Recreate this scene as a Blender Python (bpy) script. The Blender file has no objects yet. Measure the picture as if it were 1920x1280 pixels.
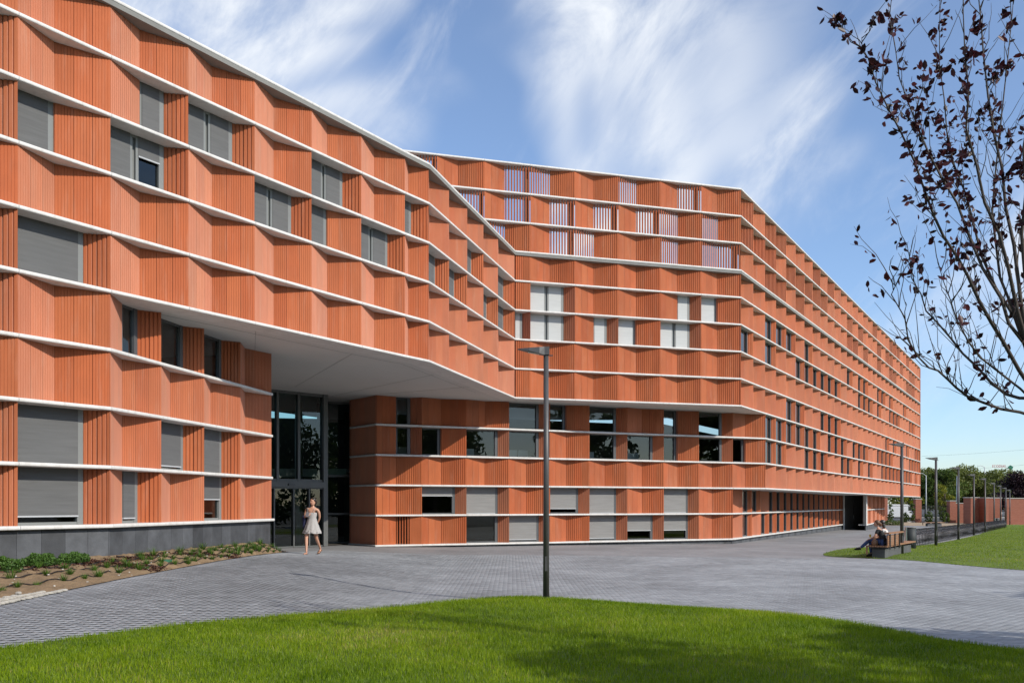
import bpy, bmesh, math, random
import numpy as np
from mathutils import Vector, Matrix
random.seed(7); RNG = np.random.default_rng(7)
SC = bpy.context.scene; COL = SC.collection
# ------------------------------------------------------------------ camera
CAMZ = 1.75; FPX = 1680.0; HOR = 945.0
cam = bpy.data.cameras.new('camera'); camo = bpy.data.objects.new('camera', cam); COL.objects.link(camo)
camo.location = (0, 0, CAMZ); camo.rotation_euler = (math.pi/2, 0, 0)
cam.sensor_width = 36; cam.lens = 36*FPX/1920; cam.shift_y = (HOR-640)/1920
cam.clip_start = 0.1; cam.clip_end = 5000
SC.camera = camo
# ------------------------------------------------------------------ sun, sky, exposure
SUN = Vector((1.35, -1.0, 1.15)).normalized()
elev = math.asin(SUN.z)
sl = bpy.data.lights.new('sun', 'SUN'); so = bpy.data.objects.new('sun', sl); COL.objects.link(so)
sl.energy = 2.9; sl.angle = math.radians(0.5); sl.color = (1.0, 0.93, 0.82)
so.rotation_euler = SUN.to_track_quat('Z', 'Y').to_euler()
W = bpy.data.worlds.new('World'); SC.world = W; W.use_nodes = True
wn = W.node_tree.nodes; wl = W.node_tree.links
for n_ in list(wn): wn.remove(n_)
def N(nodes, typ, **kw):
    n = nodes.new(typ)
    for k, v in kw.items():
        if k == 'inp':
            for a, b in v.items(): n.inputs[a].default_value = b
        else: setattr(n, k, v)
    return n
out = N(wn, 'ShaderNodeOutputWorld'); bg = N(wn, 'ShaderNodeBackground'); bg.inputs['Strength'].default_value = 0.125
sky = N(wn, 'ShaderNodeTexSky', sky_type='NISHITA', sun_disc=False)
sky.sun_elevation = elev; sky.sun_rotation = math.atan2(SUN.x, SUN.y); sky.air_density = 0.95; sky.dust_density = 0.5; sky.ozone_density = 5.0
tc = N(wn, 'ShaderNodeTexCoord')
sep = N(wn, 'ShaderNodeSeparateXYZ'); wl.new(tc.outputs['Generated'], sep.inputs[0])
def M(op, a, b=None, c=None):
    m = N(wn, 'ShaderNodeMath', operation=op)
    for i, v in enumerate((a, b, c)):
        if v is None: continue
        if isinstance(v, (int, float)): m.inputs[i].default_value = v
        else: wl.new(v, m.inputs[i])
    return m.outputs[0]
def cloud(rot, scale, loc, nscale, detail, rough, dist, lo, hi):
    r1 = N(wn, 'ShaderNodeMapping'); wl.new(tc.outputs['Generated'], r1.inputs[0]); r1.inputs['Rotation'].default_value = (0, rot, 0)
    mp = N(wn, 'ShaderNodeMapping'); wl.new(r1.outputs[0], mp.inputs[0]); mp.inputs['Scale'].default_value = scale; mp.inputs['Location'].default_value = loc
    nz = N(wn, 'ShaderNodeTexNoise'); wl.new(mp.outputs[0], nz.inputs['Vector'])
    nz.inputs['Scale'].default_value = nscale; nz.inputs['Detail'].default_value = detail
    nz.inputs['Roughness'].default_value = rough; nz.inputs['Distortion'].default_value = dist
    mr = N(wn, 'ShaderNodeMapRange'); wl.new(nz.outputs['Fac'], mr.inputs['Value'])
    mr.inputs['From Min'].default_value = lo; mr.inputs['From Max'].default_value = hi
    mr.interpolation_type = 'SMOOTHSTEP'
    return mr.outputs[0]
SK = (0.5, 3.3, 1.1)
big = cloud(0.75, (0.8, 1.0, 1.25), SK, 2.6, 3.0, 0.5, 0.5, 0.455, 0.66)
big2 = cloud(0.55, (0.7, 1.0, 1.3), (7.4, 0.8, 3.1), 3.4, 3.0, 0.5, 0.5, 0.47, 0.66)
fine = cloud(0.85, (0.60, 1.0, 1.4), (0.4, 2.2, 5.0), 6.5, 14, 0.62, 0.6, 0.34, 0.64)
wisp = cloud(0.95, (0.45, 1.0, 1.6), (7.4, 5.2, 1.0), 5.0, 14, 0.62, 0.6, 0.49, 0.78)
big = M('MAXIMUM', big, big2)
cm = M('MULTIPLY', big, M('ADD', M('MULTIPLY', fine, 0.72), 0.20))
cm = M('ADD', cm, M('MULTIPLY', wisp, 0.40)); cm = M('ADD', cm, 0.07)
hz = N(wn, 'ShaderNodeMapRange'); wl.new(sep.outputs['Z'], hz.inputs['Value']); hz.inputs['From Min'].default_value = 0.02; hz.inputs['From Max'].default_value = 0.22
cm = M('MULTIPLY', cm, hz.outputs[0]); cm = M('MINIMUM', cm, 0.93)
mixc = N(wn, 'ShaderNodeMix', data_type='RGBA'); wl.new(cm, mixc.inputs[0])
wl.new(sky.outputs[0], mixc.inputs[6]); mixc.inputs[7].default_value = (5.2, 5.4, 5.65, 1)
wl.new(mixc.outputs[2], bg.inputs['Color']); wl.new(bg.outputs[0], out.inputs[0])
SC.view_settings.view_transform = 'Standard'; SC.view_settings.look = 'None'
SC.view_settings.exposure = 0.60; SC.view_settings.gamma = 1.0; SC.view_settings.use_curve_mapping = False
SC.render.engine = 'CYCLES'
SC.cycles.max_bounces = 6; SC.cycles.diffuse_bounces = 2; SC.cycles.glossy_bounces = 3; SC.cycles.transmission_bounces = 4; SC.cycles.transparent_max_bounces = 8
SC.cycles.caustics_reflective = False; SC.cycles.caustics_refractive = False
# ------------------------------------------------------------------ materials
MAT = {}
def mat(name, col, rough=0.6, metal=0.0, spec=0.5, var=0.0, vscale=3.0, bump=0.0, bscale=60.0, stretch=(1,1,1), attr=None, col2=None, sheen=0.0, coord='Object', detail=5.0, two=False, c2lo=0.4, c2hi=0.6):
    m = bpy.data.materials.new(name); m.use_nodes = True; nt = m.node_tree; b = nt.nodes['Principled BSDF']
    b.inputs['Roughness'].default_value = rough; b.inputs['Metallic'].default_value = metal
    b.inputs['Specular IOR Level'].default_value = spec
    c = (*col, 1); b.inputs['Base Color'].default_value = c
    last = None
    if var > 0 or bump > 0 or col2:
        t = N(nt.nodes, 'ShaderNodeTexCoord'); mp = N(nt.nodes, 'ShaderNodeMapping'); mp.inputs['Scale'].default_value = stretch
        nt.links.new(t.outputs[coord], mp.inputs[0])
    if col2 or var > 0:
        nz = N(nt.nodes, 'ShaderNodeTexNoise', inp={'Scale': vscale, 'Detail': detail, 'Roughness': 0.6}); nt.links.new(mp.outputs[0], nz.inputs['Vector'])
        mr = N(nt.nodes, 'ShaderNodeMapRange', inp={'From Min': c2lo if col2 else 0.25, 'From Max': c2hi if col2 else 0.75}); nt.links.new(nz.outputs['Fac'], mr.inputs['Value'])
        mx = N(nt.nodes, 'ShaderNodeMix', data_type='RGBA'); nt.links.new(mr.outputs[0], mx.inputs[0])
        if col2: mx.inputs[6].default_value = c; mx.inputs[7].default_value = (*col2, 1)
        else:
            mx.inputs[6].default_value = tuple(v*(1-var) for v in col)+(1,); mx.inputs[7].default_value = tuple(min(1, v*(1+var)) for v in col)+(1,)
        last = mx.outputs[2]
    if attr:
        at = N(nt.nodes, 'ShaderNodeAttribute', attribute_name=attr)
        hs = N(nt.nodes, 'ShaderNodeMix', data_type='RGBA', blend_type='MULTIPLY'); hs.inputs[0].default_value = 1.0
        if last is None: hs.inputs[6].default_value = c
        else: nt.links.new(last, hs.inputs[6])
        nt.links.new(at.outputs['Color'], hs.inputs[7]); last = hs.outputs[2]
    if last is not None: nt.links.new(last, b.inputs['Base Color'])
    if bump > 0:
        nb = N(nt.nodes, 'ShaderNodeTexNoise', inp={'Scale': bscale, 'Detail': 6.0}); nt.links.new(mp.outputs[0], nb.inputs['Vector'])
        bp = N(nt.nodes, 'ShaderNodeBump', inp={'Strength': bump, 'Distance': 0.02}); nt.links.new(nb.outputs['Fac'], bp.inputs['Height']); nt.links.new(bp.outputs[0], b.inputs['Normal'])
    if sheen > 0:
        b.inputs['Sheen Weight'].default_value = sheen; b.inputs['Sheen Roughness'].default_value = 0.45; b.inputs['Sheen Tint'].default_value = (1.0, 0.86, 0.78, 1)
    MAT[name] = m; return m
def leafmat(name, col, col2, trans=0.35, rough=0.5):
    m = bpy.data.materials.new(name); m.use_nodes = True; nt = m.node_tree; b = nt.nodes['Principled BSDF']
    at = N(nt.nodes, 'ShaderNodeAttribute', attribute_name='tone')
    mx = N(nt.nodes, 'ShaderNodeMix', data_type='RGBA'); mx.inputs[6].default_value = (*col, 1); mx.inputs[7].default_value = (*col2, 1)
    nt.links.new(at.outputs['Fac'], mx.inputs[0]); nt.links.new(mx.outputs[2], b.inputs['Base Color'])
    b.inputs['Roughness'].default_value = rough; b.inputs['Specular IOR Level'].default_value = 0.3
    tr = N(nt.nodes, 'ShaderNodeBsdfTranslucent'); nt.links.new(mx.outputs[2], tr.inputs['Color'])
    ms = N(nt.nodes, 'ShaderNodeMixShader'); ms.inputs[0].default_value = trans
    nt.links.new(b.outputs[0], ms.inputs[1]); nt.links.new(tr.outputs[0], ms.inputs[2]); nt.links.new(ms.outputs[0], nt.nodes['Material Output'].inputs[0])
    MAT[name] = m; return m
def glassmat(name, tint, refl=1.5, rough=0.0):
    m = bpy.data.materials.new(name); m.use_nodes = True; nt = m.node_tree; nt.nodes.remove(nt.nodes['Principled BSDF'])
    tr = N(nt.nodes, 'ShaderNodeBsdfTransparent', inp={'Color': (*tint, 1)}); gl = N(nt.nodes, 'ShaderNodeBsdfGlossy', inp={'Color': (0.9, 0.95, 0.93, 1), 'Roughness': rough})
    fr = N(nt.nodes, 'ShaderNodeFresnel', inp={'IOR': refl}); ms = N(nt.nodes, 'ShaderNodeMixShader')
    nt.links.new(fr.outputs[0], ms.inputs[0]); nt.links.new(tr.outputs[0], ms.inputs[1]); nt.links.new(gl.outputs[0], ms.inputs[2])
    nt.links.new(ms.outputs[0], nt.nodes['Material Output'].inputs[0]); MAT[name] = m; return m
mat('terracotta', (0.505, 0.132, 0.045), rough=0.7, spec=0.25, var=0.10, vscale=2.2, stretch=(1, 1, 0.5), attr='tone')
def dusty(m, w, rough, col):   # matt clay: a velvet-like lobe over the diffuse body
    nt = m.node_tree; b = nt.nodes['Principled BSDF']; sh = N(nt.nodes, 'ShaderNodeBsdfSheen', distribution='ASHIKHMIN', inp={'Roughness': rough, 'Color': (*col, 1)})
    mx = N(nt.nodes, 'ShaderNodeMixShader'); mx.inputs[0].default_value = w; nt.links.new(b.outputs[0], mx.inputs[1]); nt.links.new(sh.outputs[0], mx.inputs[2]); nt.links.new(mx.outputs[0], nt.nodes['Material Output'].inputs[0])
dusty(MAT['terracotta'], 0.23, 0.78, (1.0, 0.84, 0.74))
def weather(m, scale, stretch, lo, hi, col, amt):   # faint run-off streaks and chalky bloom
    nt = m.node_tree; b = nt.nodes['Principled BSDF']; src = b.inputs['Base Color'].links[0].from_socket
    t = N(nt.nodes, 'ShaderNodeTexCoord'); mp = N(nt.nodes, 'ShaderNodeMapping'); mp.inputs['Scale'].default_value = stretch; nt.links.new(t.outputs['Object'], mp.inputs[0])
    nz = N(nt.nodes, 'ShaderNodeTexNoise', inp={'Scale': scale, 'Detail': 8.0, 'Roughness': .65}); nt.links.new(mp.outputs[0], nz.inputs['Vector'])
    mr = N(nt.nodes, 'ShaderNodeMapRange', inp={'From Min': lo, 'From Max': hi, 'To Max': amt}); nt.links.new(nz.outputs['Fac'], mr.inputs['Value'])
    mx = N(nt.nodes, 'ShaderNodeMix', data_type='RGBA'); nt.links.new(mr.outputs[0], mx.inputs[0]); nt.links.new(src, mx.inputs[6]); mx.inputs[7].default_value = (*col, 1); nt.links.new(mx.outputs[2], b.inputs['Base Color'])
weather(MAT['terracotta'], 9.0, (1, 1, .10), .52, .85, (.60, .36, .26), .40)
weather(MAT['terracotta'], 1.3, (1, 1, .6), .55, .85, (.34, .085, .03), .40)
mat('ledge', (0.63, 0.62, 0.60), rough=0.6, var=0.08, vscale=2.0, bump=0.05, bscale=40); weather(MAT['ledge'], 7.0, (1, 1, .3), .5, .8, (.36, .34, .31), .55)
mat('soffit', (0.58, 0.57, 0.55), rough=0.85, var=0.04, vscale=0.6)
mat('frame_grey', (0.19, 0.20, 0.195), rough=0.45, metal=0.0, var=0.05)
mat('frame_mid', (0.105, 0.11, 0.11), rough=0.45, var=0.05)
mat('frame_dark', (0.075, 0.08, 0.085), rough=0.4, var=0.08)
mat('blind_grey', (0.105, 0.108, 0.11), rough=0.8, var=0.13, vscale=3.0, stretch=(0.4, 0.4, 6), bump=0.15, bscale=110)
mat('blind_mid', (0.21, 0.21, 0.207), rough=0.8, var=0.12, vscale=3.0, stretch=(0.4, 0.4, 6), bump=0.15, bscale=110)
mat('blind_white', (0.46, 0.48, 0.48), rough=0.8, var=0.06, vscale=3.0, stretch=(0.4, 0.4, 6))
mat('plinth', (0.062, 0.066, 0.071), rough=0.7, var=0.35, vscale=3.0, attr='tone', bump=0.15, bscale=25)
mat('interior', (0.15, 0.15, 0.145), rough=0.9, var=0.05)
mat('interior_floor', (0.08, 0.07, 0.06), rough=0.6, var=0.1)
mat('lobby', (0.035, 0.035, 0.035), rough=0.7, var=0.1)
mat('post_wood', (0.20, 0.115, 0.07), rough=0.8, var=0.3, vscale=5)
mat('roofing', (0.2, 0.2, 0.19), rough=0.9, var=0.1)
mat('door_grey', (0.16, 0.158, 0.152), rough=0.5, var=0.08)
mat('white_paint', (0.70, 0.69, 0.67), rough=0.6, var=0.05)
mat('pole_grey', (0.060, 0.060, 0.062), rough=0.42, metal=0.0, var=0.12, vscale=4)
mat('lamp_glass', (0.5, 0.5, 0.5), rough=0.3)
mat('galv', (0.42, 0.44, 0.46), rough=0.45, var=0.1)
glassmat('glass', (0.66, 0.72, 0.70), 1.62); glassmat('glass_lobby', (0.40, 0.54, 0.50), 1.62)
mat('glass_dark', (0.015, 0.018, 0.02), rough=0.05, spec=0.7)
# ------------------------------------------------------------------ mesh helpers
class MB:
    def __init__(s): s.v = []; s.f = []; s.m = []; s.t = []; s.cm = 0; s.ct = 1.0
    def add(s, vs, fs):
        b = len(s.v); s.v += [tuple(p) for p in vs]
        for f in fs: s.f.append(tuple(b+i for i in f)); s.m.append(s.cm); s.t.append(s.ct)
    def quad(s, a, b, c, d): s.add((a, b, c, d), ((0, 1, 2, 3),))
    def box(s, c, sx, sy, sz, X=(1,0,0), Y=(0,1,0), Z=(0,0,1)):
        c = Vector(c); X = Vector(X)*sx/2; Y = Vector(Y)*sy/2; Z = Vector(Z)*sz/2
        p = [c+X*i+Y*j+Z*k for k in (-1, 1) for j in (-1, 1) for i in (-1, 1)]
        s.add(p, ((0,2,3,1),(4,5,7,6),(0,1,5,4),(2,6,7,3),(0,4,6,2),(1,3,7,5)))
    def bar(s, a, b, w, h=None, up=(0,0,1)):
        a = Vector(a); b = Vector(b); d = (b-a); L = d.length
        if L < 1e-6: return
        d /= L; u = Vector(up)
        x = d.cross(u)
        if x.length < 1e-4: x = d.cross(Vector((1,0,0)))
        x.normalize(); y = x.cross(d); s.box((a+b)/2, w, L, h or w, x, d, y)
    def tube(s, pts, rad, n=8, cap=True):
        pts = [Vector(p) for p in pts]; k = len(pts)
        if isinstance(rad, (int, float)): rad = [rad]*k
        rings = []; x = None
        for i in range(k):
            d = (pts[min(i+1, k-1)]-pts[max(i-1, 0)]).normalized()
            if x is None:
                x = d.cross(Vector((0, 0, 1)))
                if x.length < 1e-3: x = Vector((1, 0, 0))
            x = (x-d*x.dot(d)).normalized(); y = d.cross(x)
            rings.append([pts[i]+(x*math.cos(2*math.pi*j/n)+y*math.sin(2*math.pi*j/n))*rad[i] for j in range(n)])
        vs = [p for r in rings for p in r]; fs = []
        for i in range(k-1):
            for j in range(n): fs.append((i*n+j, i*n+(j+1) % n, (i+1)*n+(j+1) % n, (i+1)*n+j))
        if cap: fs += [tuple(range(n-1, -1, -1)), tuple((k-1)*n+j for j in range(n))]
        s.add(vs, fs)
    def poly(s, pts, z0, z1=None):
        n = len(pts)
        if z1 is None: s.add([(p[0], p[1], z0) for p in pts], (tuple(range(n)),)); return
        vs = [(p[0], p[1], z0) for p in pts]+[(p[0], p[1], z1) for p in pts]
        s.add(vs, [tuple(range(n-1, -1, -1)), tuple(range(n, 2*n))]+[(i, (i+1) % n, n+(i+1) % n, n+i) for i in range(n)])
    def loft(s, rings, closed=True, cap=True):
        n = len(rings[0]); vs = [p for r in rings for p in r]; fs = []
        for i in range(len(rings)-1):
            for j in range(n if closed else n-1): fs.append((i*n+j, i*n+(j+1) % n, (i+1)*n+(j+1) % n, (i+1)*n+j))
        if cap: fs += [tuple(range(n-1, -1, -1)), tuple((len(rings)-1)*n+j for j in range(n))]
        s.add(vs, fs)
    def mesh(s, name, mats, smooth=False):
        me = bpy.data.meshes.new(name); me.from_pydata(s.v, [], s.f)
        for m in (mats if isinstance(mats, (list, tuple)) else [mats]): me.materials.append(MAT[m] if isinstance(m, str) else m)
        if any(s.m): me.polygons.foreach_set('material_index', s.m)
        if smooth: me.polygons.foreach_set('use_smooth', [True]*len(s.f))
        if True:
            a = me.attributes.new('tone', 'FLOAT_COLOR', 'FACE')
            arr = np.ones((len(s.f), 4), dtype=np.float32)
            for i, t in enumerate(s.t): arr[i, :3] = t
            a.data.foreach_set('color', arr.ravel())
        me.update(); return me
def link(name, me, parent=None, loc=None):
    o = bpy.data.objects.new(name, me); COL.objects.link(o)
    if parent: o.parent = parent
    if loc is not None: o.location = loc
    return o
def obj(name, mb, mats, parent=None, loc=None, smooth=False): return link(name, mb.mesh(name, mats, smooth), parent, loc)
def empty(name, loc=(0,0,0), rz=0):
    o = bpy.data.objects.new(name, None); COL.objects.link(o); o.location = loc; o.rotation_euler = (0, 0, rz); return o
def tag(o, label=None, cat=None, group=None, kind=None):
    if label: o['label'] = label
    if cat: o['category'] = cat
    if group: o['group'] = group
    if kind: o['kind'] = kind
    return o
def copy_tree(o, parent=None):
    c = o.copy(); COL.objects.link(c); c.parent = parent
    for ch in o.children: copy_tree(ch, c)
    return c
def npmesh(name, verts, faces_flat, nper, mats, tone=None, smooth=False):
    me = bpy.data.meshes.new(name); nv = len(verts); nf = len(faces_flat)//nper
    me.vertices.add(nv); me.vertices.foreach_set('co', np.asarray(verts, dtype=np.float32).ravel())
    me.loops.add(nf*nper); me.loops.foreach_set('vertex_index', np.asarray(faces_flat, dtype=np.int32).ravel())
    me.polygons.add(nf); me.polygons.foreach_set('loop_start', np.arange(0, nf*nper, nper, dtype=np.int32))
    for m in (mats if isinstance(mats, (list, tuple)) else [mats]): me.materials.append(MAT[m])
    if tone is not None:
        tone = np.asarray(tone, dtype=np.float32)
        a = me.attributes.new('tone', 'FLOAT_COLOR', 'FACE'); arr = np.ones((nf, 4), dtype=np.float32)
        arr[:, :3] = tone[:, None] if tone.ndim == 1 else tone
        a.data.foreach_set('color', arr.ravel())
    if smooth: me.polygons.foreach_set('use_smooth', [True]*nf)
    me.update(calc_edges=True); return me
def sstep(a, b, x):
    t = np.clip((np.asarray(x, float)-a)/(b-a), 0, 1); return t*t*(3-2*t)
def gz(x, y):
    """height of the open ground"""
    x = np.asarray(x, float); y = np.asarray(y, float)
    s = x-1.4; sp = np.where(s > 12, s, 1.5*np.log1p(np.exp(np.clip(s, -40, 12)/1.5)))
    z = -0.0122*np.minimum(sp, 70)
    z = z + 0.40*(1-sstep(-7.2, -1.5, x))*(1-0.78*sstep(23, 34.5, y))
    return z
def gzf(x, y): return float(gz(x, y))
# ------------------------------------------------------------------ building
def V2(x, y): return Vector((x, y))
def zk(k): return 1.306+1.2*k
BLD = empty('office_building', (0, 30, 0)); BI = Vector((0, -30, 0))
tag(BLD, 'terracotta clad office building with folded ribbed panels and white ledges', 'building')
def bpart(name, mb, mats, parent=None, smooth=False, kind=None):
    p = parent or BLD
    o = obj(name, mb, mats, p, smooth=smooth)
    if p is BLD: o.location = BI
    if kind: o['kind'] = kind
    return o
tU = V2(.534, .8455); tW = V2(.176, .9844); tV = V2(.2713, .9625)
S0 = V2(-8.19, 18.34); CC = V2(.15, 36.7)
U = [S0+tU*(1.9*i) for i in range(-4, 6)]+[V2(-2.5, 27.3)]
Wp = [S0+tW*(1.88*i) for i in range(0, 5)]
Vp = [U[-1]+tV*(1.85*i) for i in range(0, 5)]+[CC]
tF = V2(10.02, 3.0).normalized()
F0 = CC+tF*.65
Fp = [CC]+[F0+tF*(1.962*i) for i in range(0, 6)]
EE = Fp[-1]; tG = V2(31.7, 52.1).normalized()
Gp = [EE+tG*(1.962*i) for i in range(0, 32)]
E2 = Gp[2]; KK = V2(-5.38, 35.4); KL0 = V2(-6.72, 37.06)
FLp = [KK+(E2-KK)*(i/10) for i in range(0, 11)]
Hp0 = FLp[9]; Hp1 = V2(27.0, 73.0); Hp = [Hp0+(Hp1-Hp0)*(i/18) for i in range(19)]
Jp = [V2(28.3, 71.5)+(V2(37, 89)-V2(28.3, 71.5))*(i/9) for i in range(10)]
Fext = [F0-tF*(1.962*i) for i in range(4, 0, -1)]
def segs(pts, wing, first=0): return [(pts[i], pts[i+1], wing, first+i) for i in range(len(pts)-1)]
ROW = {}
pLW = segs(U[:5], 'L', -4)+segs(Wp, 'W')
pUP = segs(U, 'U', -4)+segs(Vp, 'V')+segs(Fp, 'F')+segs(Gp, 'G')
pR1 = segs([KL0, KK], 'K')+segs(FLp, 'X')+segs(Gp[2:], 'G', 2)
pR0 = segs([KL0, KK], 'K')+segs(FLp[:10], 'X')+segs(Hp, 'H')
pTOP = segs(Fext+[F0], 'T')+segs(Fp[1:], 'F', 1)+segs(Gp, 'G')
pJ = segs(Jp, 'J')
ROWPATHS = {-1: [pR0, pJ], 0: [pLW, pR0, pJ], 1: [pLW, pR1], 2: [pLW, pR1], 3: [pLW, pR1]}
for k in range(4, 9): ROWPATHS[k] = [pUP]
for k in range(9, 12): ROWPATHS[k] = [pTOP]
LEVELS = {-1: [pR0, pJ], 0: [pLW, pR0, pJ], 1: [pLW, pR1], 2: [pLW, pR1], 3: [pLW, pR1], 4: [pUP], 5: [pUP], 6: [pUP], 7: [pUP], 8: [pUP], 9: [pUP], 10: [pTOP], 11: [pTOP], 12: [pTOP]}
# cell codes: two half-bays; P panel, V open louvre, W full window, A first half window, B second half window
CODE = {}
def put(row, wing, d):
    for i, c in d.items(): CODE[(row, wing, i)] = c
# (code, blind kind, blind fraction, panes)
g1 = ('W', 'blind_grey', 1.0, 1); g2 = ('W', 'blind_grey', 1.0, 2)
put(4, 'U', {-4: g1, -2: g1, -1: g1}); put(6, 'U', {-3: g2, -2: g2, -1: ('A', 'blind_grey', 1, 1), 0: ('W', 'blind_grey', (1.0, .38), 2), 2: g2, 3: ('A', 'blind_grey', 1, 1), 4: g2})
put(7, 'U', {-4: g2, -2: g2, 0: ('B', 'blind_grey', 1, 1), 1: g2, 3: g2, 5: g1})
put(6, 'V', {0: g1, 1: g1, 3: g1, 4: g1}); put(7, 'V', {2: g1, 4: g1})
put(3, 'L', {-3: g1, -2: g1}); put(1, 'L', {-3: g1, -2: g1, -1: g1}); put(0, 'L', {-3: g1, -2: g1, -1: ('W', 'blind_grey', .84, 1)})
put(3, 'W', {0: ('B', None, 0, 1), 1: ('W', None, 0, 1), 2: ('W', None, 0, 1)})
put(1, 'W', {1: ('W', 'blind_grey', .90, 1), 2: g1}); put(0, 'W', {0: ('B', 'blind_grey', .9, 1), 2: ('W', 'blind_grey', .52, 1)})
w1 = ('W', 'blind_white', 1.0, 1); w2 = ('W', 'blind_white', 1.0, 2)
put(7, 'F', {1: w2, 4: ('B', 'blind_white', 1, 1), 5: ('A', 'blind_white', 1, 1)})
put(6, 'F', {0: w1, 1: w2, 2: ('B', 'blind_white', 1, 1), 3: ('A', 'blind_white', 1, 1), 4: w2})
put(11, 'F', {1: 'VP', 2: 'PP', 3: 'VP', 4: 'PV', 5: 'PP'}); put(11, 'T', {3: 'PV', 2: 'PP', 1: 'PV'})
put(10, 'F', {1: 'PV', 2: 'PV', 3: 'PV', 4: 'VP', 5: 'VP'}); put(10, 'T', {3: 'PV', 2: 'PV', 1: 'PP'})
put(9, 'F', {1: 'PV', 2: 'VP', 3: 'PP', 4: 'VP', 5: 'VV'}); put(9, 'T', {3: 'VP', 2: 'PV'})
o1 = ('W', None, 0, 1); m1 = ('W', 'blind_mid', .97, 1)
put(3, 'X', {0: ('B', None, 0, 1), 3: o1, 4: ('A', None, 0, 1), 5: o1, 7: ('A', None, 0, 1), 8: o1})
put(2, 'X', {0: ('B', None, 0, 1), 1: ('A', None, 0, 1), 2: o1, 3: o1, 5: o1, 6: o1, 7: ('A', None, 0, 1), 8: o1, 9: ('A', None, 0, 1)})
put(0, 'X', {1: ('W', 'blind_mid', .32, 1), 2: m1, 4: ('W', 'blind_mid', .80, 1), 5: m1, 7: m1})
put(-1, 'X', {0: 'PL', 2: o1, 3: ('W', 'blind_mid', .90, 1), 5: ('W', 'blind_mid', .9, 1), 6: ('W', 'blind_mid', .62, 1), 7: ('W', 'blind_mid', .62, 1)})
d1 = ('W', 'dark', 0, 1)
def gset(row, near, p, first=11):
    r = random.Random(row*31+5)
    put(row, 'G', {j-1: d1 for j in near if j-1 >= (2 if row < 4 else 0)})
    for j in range(first, 31):
        if r.random() < p: CODE[(row, 'G', j)] = d1
gset(7, (3, 4, 5, 7), .30); gset(6, (1, 3, 6, 7, 8, 9, 10, 11), .55); gset(4, (5, 6, 9, 10, 11), .22)
gset(3, (3, 4, 5, 6, 7, 8, 10, 11), .5); gset(2, (3, 4, 7, 8, 9, 13), .55)
for row, near, p in ((11, (1, 3, 4, 8, 10), .35), (10, (1, 2, 3, 5, 6, 7, 8, 9), .45), (9, (3, 4, 6), .4)):
    r = random.Random(row)
    for j in range(31):
        if (j+1 in near) or (j > 10 and r.random() < p): CODE[(row, 'G', j)] = 'VV'
put(-1, 'H', {1: d1}); put(0, 'H', {1: d1, 2: d1})
for j in range(3, 18): CODE[(-1, 'H', j)] = d1
for j in range(4, 18): CODE[(0, 'H', j)] = d1
for j in range(1, 9, 2): CODE[(-1, 'J', j)] = d1; CODE[(0, 'J', j)] = d1
# --- ledges
HS = 0.038
def mitre(path):
    pts = [path[0][0]]+[s[1] for s in path]; ns = []
    for s in path:
        t = (s[1]-s[0]).normalized(); ns.append(V2(t.y, -t.x))
    res = []
    for i in range(len(pts)):
        a = ns[max(i-1, 0)]; b = ns[min(i, len(ns)-1)]; m = (a+b).normalized(); res.append(m/max(.5, m.dot(b)))
    return pts, res
LPROF = [(-.66, HS), (-.016, HS), (-.003, HS*.75), (0, HS*.3), (0, -HS*.3), (-.006, -HS*.75), (-.022, -HS), (-.66, -HS)]
LPROF_J = [(max(v, -.2), h) for v, h in LPROF]
def ledge_mesh(mb, pts, ms, i0, i1, z, prof=LPROF):
    rings = []
    for i in range(i0, i1+1):
        p = pts[i].copy()
        if i == i0 and i0 > 0: p += (pts[i+1]-p).normalized()*.004
        if i == i1 and i1 < len(pts)-1: p -= (p-pts[i-1]).normalized()*.004
        rings.append([(p.x+ms[i].x*v, p.y+ms[i].y*v, z+h) for v, h in prof])
    mb.loft(rings)
for k, paths in LEVELS.items():
    for path in paths:
        pts, ms = mitre(path); i = 0
        prof = LPROF_J if path is pJ else LPROF
        if k == -1 or (k == 0 and path is pLW): prof = [(v+.05, h) for v, h in LPROF]
        while i < len(path):
            w = path[i][2]; j = i+1
            if w in 'GHJ':
                while j < len(path) and path[j][2] == w: j += 1
            mb = MB(); ledge_mesh(mb, pts, ms, i, j, zk(k), prof); bpart('ledge', mb, 'ledge'); i = j
# --- panels
PITCH = .060
def rib_profile(A, B, coarse=False, RD=.012):
    """plan points of the ribbed face from A to B, and the board index of every segment"""
    d = B-A; L = d.length; t = d/L; n = V2(t.y, -t.x); pts = [(A-n*.0)]; tb = []
    nb = max(1, round(L/.345)); lb = L/nb
    if coarse == 'slat':
        m = max(3, round(L/.118)); p = L/m
        for r in range(m): pts += [A+t*(r*p+p*.02)-n*.09, A+t*(r*p+p*.55)-n*.09, A+t*(r*p+p*.58), A+t*(r*p+p)]; tb += [0]*4
        return pts, tb
    for b in range(nb):
        s0 = b*lb; m = max(1, round(lb/(PITCH if RD < .025 else .086))); p = lb/m; gf = .18 if RD < .025 else .30
        for r in range(m):
            s = s0+r*p; dep = RD
            if coarse:
                pts += [A+t*(s+p*.13)-n*dep, A+t*(s+p*.27), A+t*(s+p)]; tb += [b]*3
            else:
                dd = RD+.014 if r == 0 and b > 0 else dep
                pts += [A+t*(s+p*.03)-n*dd, A+t*(s+p*gf)-n*dd, A+t*(s+p*(gf+.03)), A+t*(s+p)]; tb += [b]*4
    return pts, tb
PANELS = []
def tri_tone(r): 
    v = 1+r.uniform(-.10, .10); w = r.uniform(-.07, .07)
    return (v, v*(1+w), v*(1+w*1.6))
RP = random.Random(3)
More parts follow.
